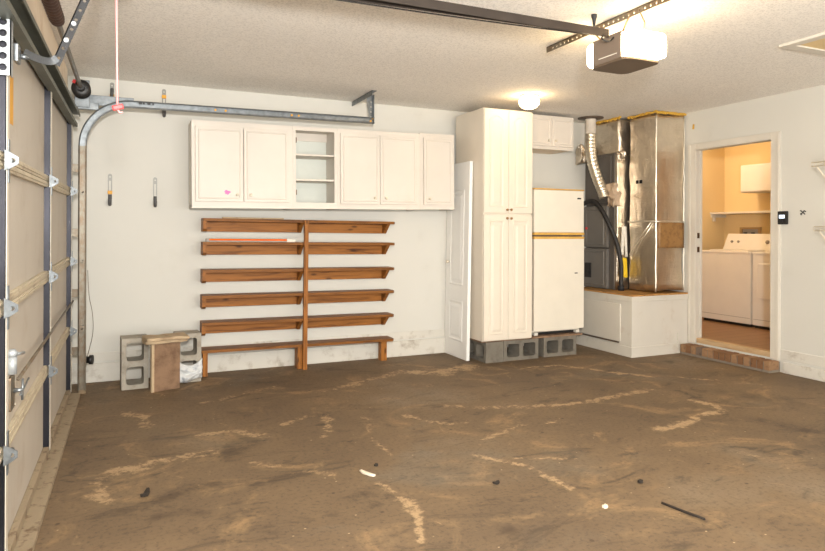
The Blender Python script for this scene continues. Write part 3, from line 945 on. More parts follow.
# ------------------------------------------------------------------ wooden shelving
sh = root('wall_shelving', (1.40, 5.55, 0), 'stained pine shelving of six boards with one centre post on the back wall', 'shelving')
SZ = [1.3159, 1.1181, 0.8859, 0.6703, 0.4465, 0.2189]
SX0, SX1, SYF = 0.539, 2.262, 5.446
for i, z in enumerate(SZ):
    MB().poly([(SX0, SYF), (SX1 - 0.02, SYF), (SX1, SYF + 0.02), (SX1, YB - 0.02), (SX0, YB - 0.02)], faceZ(z), 0, -0.024).build('shelf_board', 'pine_dark', sh)
    if i < 5:
        for x0, x1 in ((SX0 + 0.03, 1.395), (1.436, SX1 - 0.06)):
            MB().box(x0, x1, YB - 0.042, YB - 0.020, z - 0.112, z - 0.0245, 0.002).build('batten', 'pine', sh)
        # end brackets: a board on the left, tapered blocks at the middle and right
        MB().poly([(SYF + 0.006, z - 0.0245), (YB - 0.02, z - 0.0245), (YB - 0.02, z - 0.112), (SYF + 0.05, z - 0.112), (SYF + 0.006, z - 0.09)],
                  lambda a, b, h: (h, a, b), SX0, SX0 + 0.03).build('bracket', 'pine_y', sh)
        for xb in (1.365, SX1 - 0.075):
            MB().poly([(SYF + 0.02, z - 0.0245), (YB - 0.043, z - 0.0245), (YB - 0.043, z - 0.112), (YB - 0.075, z - 0.112)],
                      lambda a, b, h: (h, a, b), xb, xb + 0.028).build('bracket', 'pine_y', sh)
MB().box(1.384, 1.421, SYF - 0.036, SYF - 0.001, 0.0, SZ[0] - 0.004, 0.003).build('post', 'pine_z', sh)
for x0, x1, y0, y1 in ((SX0 + 0.01, SX0 + 0.05, SYF + 0.004, SYF + 0.10), (1.345, 1.39, SYF + 0.01, SYF + 0.12), (SX1 - 0.11, SX1 - 0.05, SYF + 0.06, SYF + 0.13)):
    MB().box(x0, x1, y0, y1, 0.0, SZ[5] - 0.0245, 0.003).build('leg', 'pine_z', sh)
sh.rotation_euler = (0, 0.008, 0)

lt = root('long_level', (0.90, 5.50, 1.12), 'long grey tool with a bright orange stripe lying on the second shelf from the top', 'tool')
MB().box(0.575, 1.295, 5.475, 5.53, 1.121, 1.150, 0.004).build('body', 'greytool', lt)
MB().box(0.60, 1.25, 5.472, 5.4755, 1.134, 1.148, 0.001).build('stripe', 'orange', lt)
MB().box(1.252, 1.325, 5.471, 5.532, 1.122, 1.150, 0.003).cyl((1.325, 5.50, 1.137), (1.338, 5.50, 1.137), 0.008, 10).build('end_cap', 'paper', lt)
lt.rotation_euler = (0, 0.008, 0)
tag(MB().obox((0.97, 5.52, 1.327), (0.52, 0.04, 0.012), Matrix.Rotation(0.008, 3, 'Y'), 0.002).build('wood_strip', 'slab'),
    'thin pale strip lying on the topmost shelf board', 'strip')

# ------------------------------------------------------------------ tool hangers on the back wall
def hanger(x, z0, z1, label, band=None, n=0):
    r_ = root('tool_hanger', (x, YB, z0), label, 'tool hanger', 'metal tool hangers on the back wall')
    w_ = 0.0155
    out_ = rrect(x - w_, x + w_, z0 + 0.05, z1, 0.014)
    MB().poly(out_, faceY(YB - 0.0005), 0, 0.003, [rrect(x - 0.0075, x + 0.0075, z0 + 0.075, z1 - 0.055, 0.007), circle(x, z1 - 0.025, 0.006, 10)]).build('slotted_strip', 'hangergrey', r_)
    MB().tube(smoothpath([(x, YB - 0.004, z0 + 0.09), (x, YB - 0.012, z0 + 0.03), (x, YB - 0.035, z0 + 0.012), (x, YB - 0.055, z0 + 0.03), (x, YB - 0.058, z0 + 0.05)], 5), 0.0135, 12).build('coated_hook', 'hooktip', r_)
    if band:
        MB().box(x - 0.017, x + 0.017, YB - 0.020, YB - 0.001, z0 + band, z0 + band + 0.028, 0.003).build('colour_band', 'amber', r_)
    return r_
hanger(-0.152, 1.415, 1.675, 'slotted metal tool hanger with an amber band beside the vertical door track', 0.095)
hanger(0.186, 1.410, 1.660, 'slotted metal tool hanger without a band, hung left of the wall cabinets')
hanger(-0.140, 2.275, 2.415, 'short metal tool hanger with an amber band above the track curve', 0.015)
hanger(0.252, 2.16, 2.40, 'long metal tool hanger partly hidden behind the horizontal track', 0.16)

# ------------------------------------------------------------------ tall pantry cabinet
tc = root('tall_cabinet', (3.23, 5.25, 0.2), 'tall white four-door pantry cabinet standing on cinder blocks', 'cabinet')
TX0, TX1, TYF, TYB, TZ0, TZ1 = 2.955, 3.490, 5.005, 5.53, 0.205, 2.362
MB().box(TX0, TX1, TYF, TYB, TZ0, TZ1, 0.003).build('body', 'thermofoil', tc)
def arched(x0, x1, z0, z1, rise, n=10):
    pts = [(x0, z0), (x1, z0), (x1, z1 - rise)]
    for k in range(1, n):
        u = k / n
        pts.append((x1 + (x0 - x1) * u, z1 - rise + rise * math.sin(PI * u) ** 1.0))
    pts.append((x0, z1 - rise))
    return pts
TM = (TX0 + TX1) / 2
for z0, z1, arch in ((1.392, 2.352, True), (0.212, 1.376, False)):
    for s, (x0, x1) in enumerate(((TX0 + 0.003, TM - 0.0015), (TM + 0.0015, TX1 - 0.003))):
        Y = TYF - 0.001
        d_ = MB().box(x0, x1, Y - 0.02, Y, z0, z1, 0.004)
        shp = arched(x0 + 0.052, x1 - 0.052, z0 + 0.055, z1 - 0.05, 0.045 if arch else 0.0005)
        d_.relief(shp, faceY(Y - 0.02), [(0, 0.0002), (0.004, 0.0048), (0.010, 0.0048), (0.016, 0.0006), (0.026, 0.0006), (0.048, 0.0055)])
        dd = d_.build('door', 'thermofoil', tc)
        kx = TM + (0.022 if s else -0.022)
        cab_knob(kx, z0 + 0.032 if arch else z1 - 0.032, Y - 0.02, dd, 'knob_brass', 0.012)
tc.rotation_euler = (0, 0, 0)

# ------------------------------------------------------------------ cinder blocks
def make_block(mat):
    L_, W2, H2 = 0.39, 0.19, 0.19
    m = MB().poly(rect(-L_ / 2, L_ / 2, 0, H2), lambda a, b, h: (a, h, b), -W2 / 2, W2 / 2,
                  [rrect(-0.16, -0.022, 0.033, H2 - 0.033, 0.022), rrect(0.022, 0.16, 0.033, H2 - 0.033, 0.022)])
    return m.build('cinder_block', mat)
protos = {}
def put_block(loc, rot, label, group):
    if group not in protos:
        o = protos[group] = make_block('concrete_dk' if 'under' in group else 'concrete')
    else:
        o = protos[group].copy()
        COL.objects.link(o)
    o.location = loc
    o.rotation_euler = rot
    tag(o, label, 'cinder block', group)
    return o
G1 = 'cinder blocks under the tall cabinet and fridge'
G2 = 'cinder blocks stood on end by the back wall'
put_block((3.098, 5.215, 0.0), (0, 0, PI / 2), 'grey cinder block under the left side of the tall cabinet, solid end forward', G1)
put_block((3.40, 5.125, 0.0), (0, 0, 0), 'grey cinder block under the tall cabinet right door, two holes facing forward', G1)
put_block((3.862, 5.135, 0.0), (0, 0, 0), 'grey cinder block under the refrigerator front, two holes facing forward', G1)
# upright pair on the left (long axis vertical): block's own height then lies along X
put_block((0.125, 5.36, 0.196), (0, -PI / 2, math.radians(4)), 'pale cinder block stood on end nearest the garage door track', G2)
put_block((0.520, 5.43, 0.196), (0, -PI / 2, math.radians(4)), 'cinder block stood on end beside the shelving, plastic bag over its lower hole', G2)

wb = root('weathered_board', (0.24, 5.15, 0), 'brown weathered board box standing upright between two cinder blocks', 'board')
Rz = Matrix.Rotation(math.radians(20), 3, 'Z')
MB().obox((0.248, 5.165, 0.182), (0.20, 0.075, 0.362), Rz, 0.006).build('panel', 'particle', wb)
MB().obox((0.248 - 0.094, 5.165 - 0.060, 0.182), (0.022, 0.03, 0.364), Rz, 0.006).build('pale_edge', 'slab', wb)

sl = MB()
b2 = bmesh.new()
bmesh.ops.create_cube(b2, size=1.0)
bmesh.ops.subdivide_edges(b2, edges=b2.edges[:], cuts=9, use_grid_fill=True)
for v in b2.verts:
    px = v.co.x * 0.30
    py = v.co.y * 0.17
    pz = v.co.z * 0.05
    n_ = mnoise.noise(Vector((px * 22, py * 22, pz * 30)))
    if v.co.y < -0.4:
        py += 0.02 * n_ - (0.03 if v.co.z > 0 else -0.02)
    pz += 0.006 * mnoise.noise(Vector((px * 14, py * 14, 3)))
    v.co = Matrix.Rotation(math.radians(10), 3, 'Z') @ Vector((px, py, pz))
    v.co += Vector((0.245, 5.150, 0.392))
b2.verts.index_update()
sl.merge(b2, True)
tag(sl.build('crumbling_slab', 'slab'), 'pale crumbling slab lying on top of the brown weathered board', 'board')

# plastic bag draped from the right block
bag = bmesh.new()
nu, nv = 18, 14
grid = []
for i in range(nu + 1):
    row = []
    for j in range(nv + 1):
        u, v = i / nu, j / nv
        x = 0.345 + 0.185 * u
        sag = 0.05 * (1 - (2 * u - 1) ** 2)
        z = 0.195 - sag * (1 - v) - 0.185 * v * (0.93 + 0.07 * math.sin(u * 5))
        y = 5.286 + 0.028 * (u - 0.5) - 0.022 * math.sin(PI * v) - 0.016 * mnoise.noise(Vector((u * 4, v * 5, 1))) * 2 - 0.012 * math.sin(9 * v + 3 * u)
        row.append(bag.verts.new((x + 0.006 * mnoise.noise(Vector((u * 3, v * 6, 4))), y, max(0.004, z))))
    grid.append(row)
for i in range(nu):
    for j in range(nv):
        bag.faces.new((grid[i][j], grid[i + 1][j], grid[i + 1][j + 1], grid[i][j + 1]))
ex = bmesh.ops.extrude_face_region(bag, geom=bag.faces[:])
for v in ex['geom']:
    if isinstance(v, bmesh.types.BMVert):
        v.co.y += 0.008
bag.verts.index_update()
bm_ = MB()
bm_.merge(bag, True)
tag(bm_.build('plastic_bag', 'bag'), 'crumpled white plastic bag hanging on the lower half of the right upright cinder block', 'plastic bag')

# ------------------------------------------------------------------ loose panelled door leaf
ld = root('loose_door_leaf', (2.91, 5.41, 0), 'narrow white panelled door leaf leaning beside the tall cabinet', 'door leaf')
LXF = 2.885
m = MB().box(LXF, LXF + 0.033, 5.175, 5.628, 0.002, 1.885, 0.003)
for z0, z1 in ((0.12, 0.48), (0.60, 0.98), (1.06, 1.66)):
    pass
for y0, y1 in ((5.265, 5.545),):
    for z0, z1 in ((0.16, 0.55), (0.70, 1.62)):
        m.relief(rect(y0, y1, z0, z1), faceX(LXF), [(0, 0.0003), (0.006, 0.006), (0.016, 0.006), (0.024, 0.0008), (0.04, 0.0008), (0.062, 0.006)])
m.build('leaf', 'white_door', ld)
cab_k = MB().tube([(LXF, 5.56, 0.92), (LXF - 0.012, 5.56, 0.92), (LXF - 0.014, 5.56, 0.92), (LXF - 0.03, 5.56, 0.92), (LXF - 0.034, 5.56, 0.92)], [0.008, 0.008, 0.016, 0.014, 0.006], 12)
cab_k.build('knob', 'knob_ivory', ld)
ld.rotation_euler = (0, 0.016, 0)

# ------------------------------------------------------------------ refrigerator
fr = root('refrigerator', (3.85, 5.3, 0.21), 'off-white top-freezer refrigerator standing on a board over cinder blocks', 'refrigerator')
FX0, FX1, FYF = 3.545, 4.145, 5.035
MB().box(FX0 + 0.004, FX1 - 0.004, FYF + 0.065, 5.60, 0.235, 1.632, 0.006).build('body', 'fridge', fr)
MB().box(FX0 + 0.015, FX1 - 0.015, FYF + 0.07, FYF + 0.09, 0.212, 0.262).box(FX0 + 0.05, FX1 - 0.1, FYF + 0.066, FYF + 0.074, 0.215, 0.25, 0.003).build('kick_grille', 'black', fr)
for x in (FX0 + 0.03, FX1 - 0.07):
    MB().box(x, x + 0.04, FYF + 0.03, FYF + 0.08, 0.212, 0.24, 0.003).build('foot', 'paper', fr)
d1 = MB().box(FX0, FX1, FYF, FYF + 0.058, 1.212, 1.630, 0.012, 3).build('freezer_door', 'fridge', fr)
d2 = MB().poly([(FX0, 0.262), (FX0 + 0.15, 0.256), (FX1 - 0.15, 0.256), (FX1, 0.262), (FX1, 1.150), (FX0, 1.150)], lambda a, b, h: (a, h, b), FYF, FYF + 0.058).build('fridge_door', 'fridge', fr)
MB().box(FX0, FX1, FYF - 0.004, FYF + 0.05, 1.630, 1.642, 0.003).build('yellowed_trim', 'yellowed', d1)
MB().box(FX0, FX1, FYF - 0.006, FYF + 0.05, 1.189, 1.212, 0.003).build('yellowed_trim', 'yellowed', d1)
MB().box(FX0, FX1, FYF - 0.006, FYF + 0.05, 1.150, 1.173, 0.003).build('yellowed_trim', 'yellowed', d2)
MB().box(FX0 + 0.01, FX1 - 0.01, FYF + 0.02, FYF + 0.06, 1.173, 1.189).build('handle_recess', 'brownflange', fr)
MB().box(FX1 - 0.085, FX1 - 0.04, FYF - 0.003, FYF + 0.001, 1.545, 1.56, 0.001).build('badge', 'black', d1)
MB().box(FX1 - 0.115, FX1 - 0.08, FYF - 0.003, FYF + 0.001, 0.806, 0.816, 0.001).build('badge', 'black', d2)

for (x0, x1, y0, y1, lab) in ((FX0 - 0.02, FX1 - 0.02, 5.03, 5.60, 'thin brown board laid on cinder blocks under the refrigerator'),):
    tag(MB().box(x0, x1, y0, y1, 0.1905, 0.2085, 0.002).build('support_board', 'particle'), lab, 'board')
tag(MB().box(TX0 + 0.005, TX1 - 0.01, 5.03, 5.52, 0.1905, 0.2035, 0.002).build('support_board', 'particle'), 'thin brown board between the tall cabinet and its cinder blocks', 'board')
tag(MB().box(TX1 + 0.012, TX1 + 0.034, 5.06, 5.50, 0.19, 1.20, 0.002).build('gap_filler', 'pine_z'), 'brown strip filling the gap between tall cabinet and refrigerator', 'board')  # strip added to give the gap its dark brown tone

# cabinet over the fridge
oc = root('wall_cabinet', (3.9, 5.45, 2.065), 'small two-door white cabinet hung over the refrigerator', 'wall cabinet')
MB().box(3.58, 4.212, 5.30, YB - 0.002, 2.085, 2.405, 0.003).box(3.58, 4.212, 5.29, 5.31, 2.062, 2.408, 0.002).build('carcass', 'cabinet', oc)
MB().box(3.60, 4.19, 5.31, YB - 0.004, 2.066, 2.085).build('underside', 'headerwood', oc)
OM = 3.925
for x0, x1, kx in ((3.615, OM - 0.002, OM - 0.045), (OM + 0.002, 4.195, OM + 0.045)):
    slab_door(x0, x1, 2.095, 2.385, 5.2895, oc, kx, 2.15)

# ------------------------------------------------------------------ air handler platform
pf = root('air_handler_platform', (4.8, 5.2, 0), 'white boxed platform with brown wood top carrying the air handler', 'platform')
PX, PYF = 4.445, 4.690
MB().box(PX, XR - 0.003, PYF, YB - 0.02, 0, 0.575).build('base', 'platform', pf)
MB().box(PX - 0.012, XR - 0.003, PYF - 0.012, YB - 0.02, 0.540, 0.592, 0.003).build('fascia', 'platform', pf)
MB().box(PX - 0.010, XR - 0.003, PYF - 0.010, YB - 0.02, 0.5925, 0.606, 0.002).build('top_board', 'ply', pf)
MB().box(PX - 0.010, XR - 0.13, PYF - 0.010, YB - 0.02, 0, 0.10, 0.003).box(XR - 0.16, XR - 0.15, PYF - 0.013, PYF, 0.0, 0.21, 0.002).build('skirting', 'platform', pf)
m = MB().box(PX - 0.012, PX, 4.84, 5.42, 0.135, 0.505, 0.002)
m.build('access_panel', 'trim', pf)
MB().box(PX - 0.016, PX, 4.86, 5.60, 0.118, 0.130, 0.001).build('gap_strip', 'brownflange', pf)

# ------------------------------------------------------------------ foil duct, air handler, flue, hose
dk = root('foil_wrapped_duct', (5.0, 4.95, 0.606), 'tall foil-wrapped duct box standing on the platform beside the laundry door', 'duct')
crumpled('foil_wrap', (4.808, XR - 0.020, 4.748, 5.108, 0.628, 2.422), 'foil', dk, 26, 0.013, 4.0, 1)
tp = []
for k in range(40):
    z = 0.62 + k * (2.40 - 0.62) / 39
    tp.append((4.803 + 0.005 * mnoise.noise(Vector((z * 5, 1, 0))), 4.741 + 0.004 * mnoise.noise(Vector((z * 5, 7, 0))), z))
MB().tube(tp, 0.009, 8).build('corner_tape', 'tape', dk)
tp = [(XR - 0.022 + 0.008 * mnoise.noise(Vector((k * 0.5, 2, 0))), 4.737, 0.62 + k * 0.0455) for k in range(40)]
MB().tube(tp, 0.004, 8).build('edge_tape', 'tape', dk)
m = MB()
for k in range(24):
    x = 4.80 + k * (XR - 0.015 - 4.80) / 23
    m.obox((x, 4.735, 2.426 + 0.005 * random.uniform(-1, 1)), (0.03, 0.022, 0.018 + 0.012 * random.random()), Matrix.Rotation(random.uniform(-0.3, 0.3), 3, 'Y'), 0.008)
for k in range(20):
    y = 4.74 + k * (5.11 - 4.74) / 19
    xx = 4.794
    m.obox((xx + 0.004 * random.uniform(-1, 1), y, 2.427 + 0.005 * random.uniform(-1, 1)), (0.022, 0.032, 0.016 + 0.013 * random.random()), Matrix.Rotation(random.uniform(-0.3, 0.3), 3, 'X'), 0.008)
m.build('ceiling_foam', 'foam', dk)

crumpled('reflection_patch', (4.825, XR - 0.03, 4.728, 4.742, 1.06, 1.335), 'reflect_brown', dk, 8, 0.004, 9, 2)  # painted reflection of floor and wood on the foil, as a thin sheet
m = MB()
for dz, yy0 in ((1.325, 0),):
    pts = [(XR - 0.03, 4.735, dz), (5.0, 4.733, dz + 0.004), (4.80, 4.735, dz + 0.003), (4.795, 4.9, dz + 0.008), (4.797, 5.12, dz + 0.005)]
    m.tube(smoothpath(pts, 4), 0.011, 6)
m.tube([(4.795, 4.78, 1.30), (4.793, 4.95, 1.10), (4.795, 5.06, 0.93)], 0.005, 6)
m.tube([(4.795, 4.80, 1.32), (4.793, 4.97, 1.14), (4.795, 5.10, 0.98)], 0.005, 6)
m.build('tape_strap', 'tape', dk)
m = MB()
for y0 in (4.925, 4.975):
    m.poly(rect(y0, y0 + 0.036, 1.722, 1.758), faceX(4.7985), 0, 0.003)
m.build('printed_mark', 'hole', dk)

hd = root('air_handler', (4.9, 5.42, 0.606), 'grey air handler cabinet in the corner behind the refrigerator', 'air handler')
MB().box(4.665, XR - 0.02, 5.185, YB - 0.012, 0.608, 2.06, 0.006).build('cabinet', 'furnace', hd)
MB().box(4.645, 4.665, 5.22, YB - 0.02, 1.54, 2.03, 0.005).build('upper_panel', 'furnace', hd)
for z0, z1 in ((1.055, 1.50), (0.615, 1.04)):
    pn = MB().box(4.628, 4.665, 5.255, YB - 0.02, z0, z1, 0.006)
    pn.relief(rect(5.30, YB - 0.05, z0 + 0.03, z1 - 0.03), faceX(4.628), [(0, 0.0002), (0.004, 0.004), (0.010, 0.004), (0.014, 0.0005)])
    pn.build('door_panel', 'furnace_lt', hd)
MB().box(4.618, 4.630, 5.50, 5.60, 0.72, 0.88, 0.003).box(4.612, 4.62, 5.52, 5.55, 0.76, 0.80, 0.002).build('control_plate', 'black', hd)
MB().cyl((4.630, 5.575, 1.26), (4.618, 5.575, 1.26), 0.014, 12).build('indicator_button', 'red', hd)
crumpled('foil_side_wrap', (4.675, 4.83, 5.152, 5.186, 0.62, 2.05), 'foil', hd, 12, 0.006, 9, 5)
m = MB().obox((4.725, 5.122, 1.13), (0.035, 0.006, 0.30), Matrix.Rotation(0.05, 3, 'Y'), 0.002).obox((4.765, 5.120, 1.12), (0.03, 0.006, 0.32), Matrix.Rotation(-0.06, 3, 'Y'), 0.002)
m.build('paper_label', 'paper', hd)
m = MB().obox((4.735, 5.120, 0.85), (0.045, 0.006, 0.20), Matrix.Rotation(0.12, 3, 'Y'), 0.002).obox((4.768, 5.124, 0.84), (0.04, 0.006, 0.20), Matrix.Rotation(-0.05, 3, 'Y'), 0.002)
m.build('warning_label', 'yellowlabel', hd)
crumpled('foil_plenum', (4.72, XR - 0.02, 5.178, YB - 0.015, 2.05, 2.42), 'foil', hd, 14, 0.014, 7, 3)
crumpled('foil_scrap', (4.50, 4.64, 5.53, 5.60, 1.99, 2.16), 'foil', hd, 10, 0.03, 16, 8)
m = MB()
for k in range(24):
    y = 5.15 + k * (5.60 - 5.15) / 23
    m.obox((4.708 + 0.004 * random.uniform(-1, 1), y, 2.427 + 0.005 * random.uniform(-1, 1)), (0.022, 0.032, 0.016 + 0.013 * random.random()), Matrix.Rotation(random.uniform(-0.3, 0.3), 3, 'X'), 0.008)
m.build('ceiling_foam', 'foam', hd)
crumpled('foil_fringe', (4.68, 4.78, 5.145, 5.18, 1.98, 2.07), 'foil', hd, 8, 0.03, 14, 6)
crumpled('torn_insulation', (4.62, 4.71, 5.14, 5.25, 1.50, 1.74), 'insul', hd, 10, 0.03, 12, 4)

fl = root('flue_pipe', (4.487, 5.35, H), 'silver flexible flue duct with white collar dropping from the ceiling to the air handler', 'flue pipe')
MB().tube([(4.487, 5.35, H), (4.487, 5.35, H - 0.006), (4.487, 5.35, H - 0.016)], [0.135, 0.135, 0.06], 28).build('ceiling_flange', 'brownflange', fl)
MB().tube([(4.487, 5.35, H - 0.01), (4.487, 5.35, 2.40), (4.487, 5.35, 2.395), (4.487, 5.35, 2.26)], [0.058, 0.058, 0.054, 0.056], 24).build('collar_pipe', 'pvc', fl)
pth = smoothpath([(4.487, 5.35, 2.27), (4.487, 5.35, 2.12), (4.505, 5.34, 1.97), (4.545, 5.31, 1.80), (4.575, 5.265, 1.66), (4.588, 5.245, 1.585)], 16)
MB().tube(pth, [0.055 + (0.003 if i % 4 in (1, 2) else 0) for i in range(len(pth))], 20).build('flex_duct', 'foil2', fl)

hs = smoothpath([(4.60, 5.60, 1.53), (4.585, 5.50, 1.555), (4.575, 5.38, 1.545), (4.575, 5.28, 1.46), (4.60, 5.20, 1.32), (4.650, 5.135, 1.12), (4.685, 5.105, 0.90), (4.69, 5.105, 0.72), (4.69, 5.105, 0.607)], 8)
h_ = root('insulated_hose', (4.672, 5.125, 0.606), 'thick black insulated hose arching down the air handler to the platform', 'hose')
MB().tube(hs, 0.023, 16).build('foam_sleeve', 'hose', h_)
MB().tube([(4.69, 5.105, 0.608), (4.69, 5.105, 0.66)], 0.032, 14).build('pipe_stub', 'darksteel', h_)

# ------------------------------------------------------------------ brick step
bs = root('brick_step', (5.12, 4.2, 0), 'low brick step below the laundry doorway', 'step')
MB().box(5.062, XR - 0.001, 3.70, 4.668, 0, 0.090).build('mortar_bed', 'mortar', bs)
m = MB()
n = 15
for k in range(n):
    y0 = 3.695 + k * (4.670 - 3.695) / n
    y1 = y0 + (4.670 - 3.695) / n - 0.012
    zt = 0.099 + random.uniform(-0.003, 0.003)
    m.box(5.050 + random.uniform(-0.003, 0.003), XR - 0.022, y0, y1, 0.022, zt, 0.006, 2, random.choice((0, 1, 2, 1)))
m.build('bricks', ['brick1', 'brick2', 'brick3'], bs)

# ------------------------------------------------------------------ wall control, wire shelves
kp = root('wall_control', (XR, 3.66, 1.35), 'small black wall control with lit display beside the laundry door', 'wall control')
MB().box(XR - 0.028, XR - 0.001, 3.628, 3.712, 1.293, 1.408, 0.006).build('case', 'black', kp)
MB().box(XR - 0.0295, XR - 0.027, 3.645, 3.696, 1.345, 1.375, 0.001).build('display', 'lcd', kp)
MB().cyl((XR - 0.027, 3.67, 1.322), (XR - 0.033, 3.67, 1.322), 0.009, 12).box(XR - 0.030, XR - 0.027, 3.64, 3.655, 1.315, 1.33).build('button', 'darksteel', kp)

def wire_shelf(z, y1, y0, label):
    r_ = root('wire_shelf', (XR, (y0 + y1) / 2, z), label, 'wire shelf', 'wire shelves on the right wall')
    g = MB()
    for x, zz, rr in ((XR - 0.012, z, 0.0035), (XR - 0.15, z - 0.005, 0.003), (4.905, z, 0.004), (4.905, z - 0.032, 0.004)):
        g.cyl((x, y1, zz), (x, y0, zz), rr, 8)
    k = 0
    yy = y1
    while yy > y0:
        g.tube([(XR - 0.010, yy, z + 0.003), (4.904, yy, z + 0.003), (4.902, yy, z - 0.032)], 0.0018, 5)
        yy -= 0.026
    g.build('wire_deck', 'wire', r_)
    for yb in (y1 - 0.035, y0 + 0.1):
        MB().tube([(4.915, yb, z - 0.03), (XR - 0.006, yb, z - 0.27)], 0.006, 8).box(XR - 0.008, XR - 0.001, yb - 0.008, yb + 0.008, z - 0.30, z - 0.25, 0.001).build('brace', 'wire', r_)
    return r_
wire_shelf(1.775, 3.235, 2.2, 'upper white wire shelf on the right wall')
wire_shelf(1.268, 3.215, 2.2, 'lower white wire shelf on the right wall')

# scuff marks and patches on the right wall: a small torn spot
m = MB()
for a, b, r, l_ in ((0, 0, 0.7, 0.05), (0.002, 0.001, -0.75, 0.045), (-0.016, 0.012, 0.5, 0.022), (0.018, -0.014, 0.9, 0.018), (0.02, 0.016, -0.3, 0.014)):
    m.obox((XR - 0.0012, 3.50 + a, 1.392 + b), (0.002, l_, 0.008), Matrix.Rotation(r, 3, 'X'))
tag(m.build('wall_scuff', 'darksteel'), 'small dark chipped mark on the right wall beside the wall control', 'mark')
tag(MB().obox((XR - 0.001, 4.64, 2.29), (0.004, 0.022, 0.05), Matrix.Rotation(0.1, 3, 'X'), 0.001).build('foam_smear', 'foam'), 'small yellow foam smear on the wall above the laundry door casing', 'mark')

# ------------------------------------------------------------------ laundry room
def machine(name, y0, y1, label, cat, dryer=False):
    X0, X1, Z0, Z1 = 6.35, 6.90, FL + 0.012, 1.005
    r_ = root(name, (6.65, (y0 + y1) / 2, FL), label, cat)
    MB().box(X0, X1, y0, y1, Z0 + 0.02, Z1 - 0.025, 0.008).build('cabinet', 'appliance', r_)
    MB().box(X0 - 0.006, X1, y0 - 0.001, y1 + 0.001, Z1 - 0.03, Z1, 0.010, 3).build('top', 'appliance', r_)
    MB().box(X0 + 0.02, X1 - 0.02, y0 + 0.02, y1 - 0.02, FL, Z0 + 0.02).build('toe_kick', 'black', r_)
    MB().box(X0 - 0.003, X0 + 0.002, y0 + 0.01, y1 - 0.01, Z0 + 0.085, Z0 + 0.089).build('panel_seam', 'greytool', r_)
    c = MB().poly([(X1 - 0.20, Z1), (X1, Z1), (X1, Z1 + 0.20), (X1 - 0.10, Z1 + 0.20)], lambda a, b, h: (a, h, b), y0 + 0.005, y1 - 0.005)
    con = c.build('console', 'appliance', r_)
    for yy_, rr in ((y1 - 0.10, 0.016), (y1 - 0.19, 0.016), (y0 + 0.09, 0.024)):
        p_ = Vector((X1 - 0.145, yy_, Z1 + 0.10))
        nrm = Vector((-0.20, 0, 0.10)).normalized()
        MB().tube([tuple(p_ - nrm * 0.005), tuple(p_ + nrm * 0.02), tuple(p_ + nrm * 0.022)], [rr, rr * 0.9, rr * 0.5], 14).build('control_knob', 'greytool', con)
    if dryer:
        m = MB()
        m.relief(rrect(y0 + 0.06, y1 - 0.06, FL + 0.33, 0.88, 0.03), faceX(X0), [(0, 0.0003), (0.004, 0.010), (0.012, 0.012), (0.02, 0.012)])
        m.build('drum_door', 'appliance', r_)
    else:
        MB().box(X0 + 0.05, X1 - 0.22, y0 + 0.07, y1 - 0.07, Z1, Z1 + 0.012, 0.004).build('lid', 'appliance', r_)
    return r_
machine('washing_machine', 4.872, 5.535, 'white top-load washing machine against the laundry back wall', 'washing machine')
machine('clothes_dryer', 4.18, 4.852, 'white front-door clothes dryer right of the washing machine', 'clothes dryer', True)
lc = root('wall_cabinet', (6.85, 4.9, 1.69), 'white wall cabinet high on the laundry room back wall', 'wall cabinet')
MB().box(6.66, LX1 - 0.001, 4.30, 5.245, 1.695, 2.02, 0.003).build('carcass', 'cabinet', lc)
for y0, y1 in ((4.785, 5.235), (4.31, 4.778)):
    m = MB().box(6.641, 6.659, y0, y1, 1.705, 2.01, 0.003)
    m.build('door', 'cabinet', lc)
ls = root('laundry_shelf', (6.8, 4.8, 1.46), 'white shelf board across the laundry room above the washing machine', 'shelf')
MB().box(6.68, LX1 - 0.001, LY0 + 0.01, LY1 - 0.005, 1.450, 1.472, 0.003).build('board', 'cabinet', ls)
MB().box(6.70, LX1 - 0.002, LY1 - 0.025, LY1 - 0.003, 1.41, 1.45).box(6.73, 6.76, LY1 - 0.03, LY1 - 0.003, 1.36, 1.45, 0.003).build('cleat', 'cabinet', ls)
ob = root('washer_outlet_box', (LX1, 5.33, 1.2), 'tan recessed washer outlet box on the laundry back wall', 'outlet box')
MB().poly(rect(5.19, 5.475, 1.13, 1.285), faceX(LX1 - 0.001), 0, 0.018, [rect(5.225, 5.44, 1.15, 1.262)]).build('frame', 'outletbox', ob)
MB().box(LX1 - 0.006, LX1 - 0.001, 5.22, 5.445, 1.145, 1.265).build('back_plate', 'greytool', ob)
m = MB()
for y in (5.28, 5.385):
    m.cyl((LX1 - 0.03, y, 1.16), (LX1 - 0.03, y, 1.215), 0.012, 10).cyl((LX1 - 0.03, y - 0.022, 1.215), (LX1 - 0.03, y + 0.022, 1.215), 0.008, 8)
m.build('valve', 'black', ob)

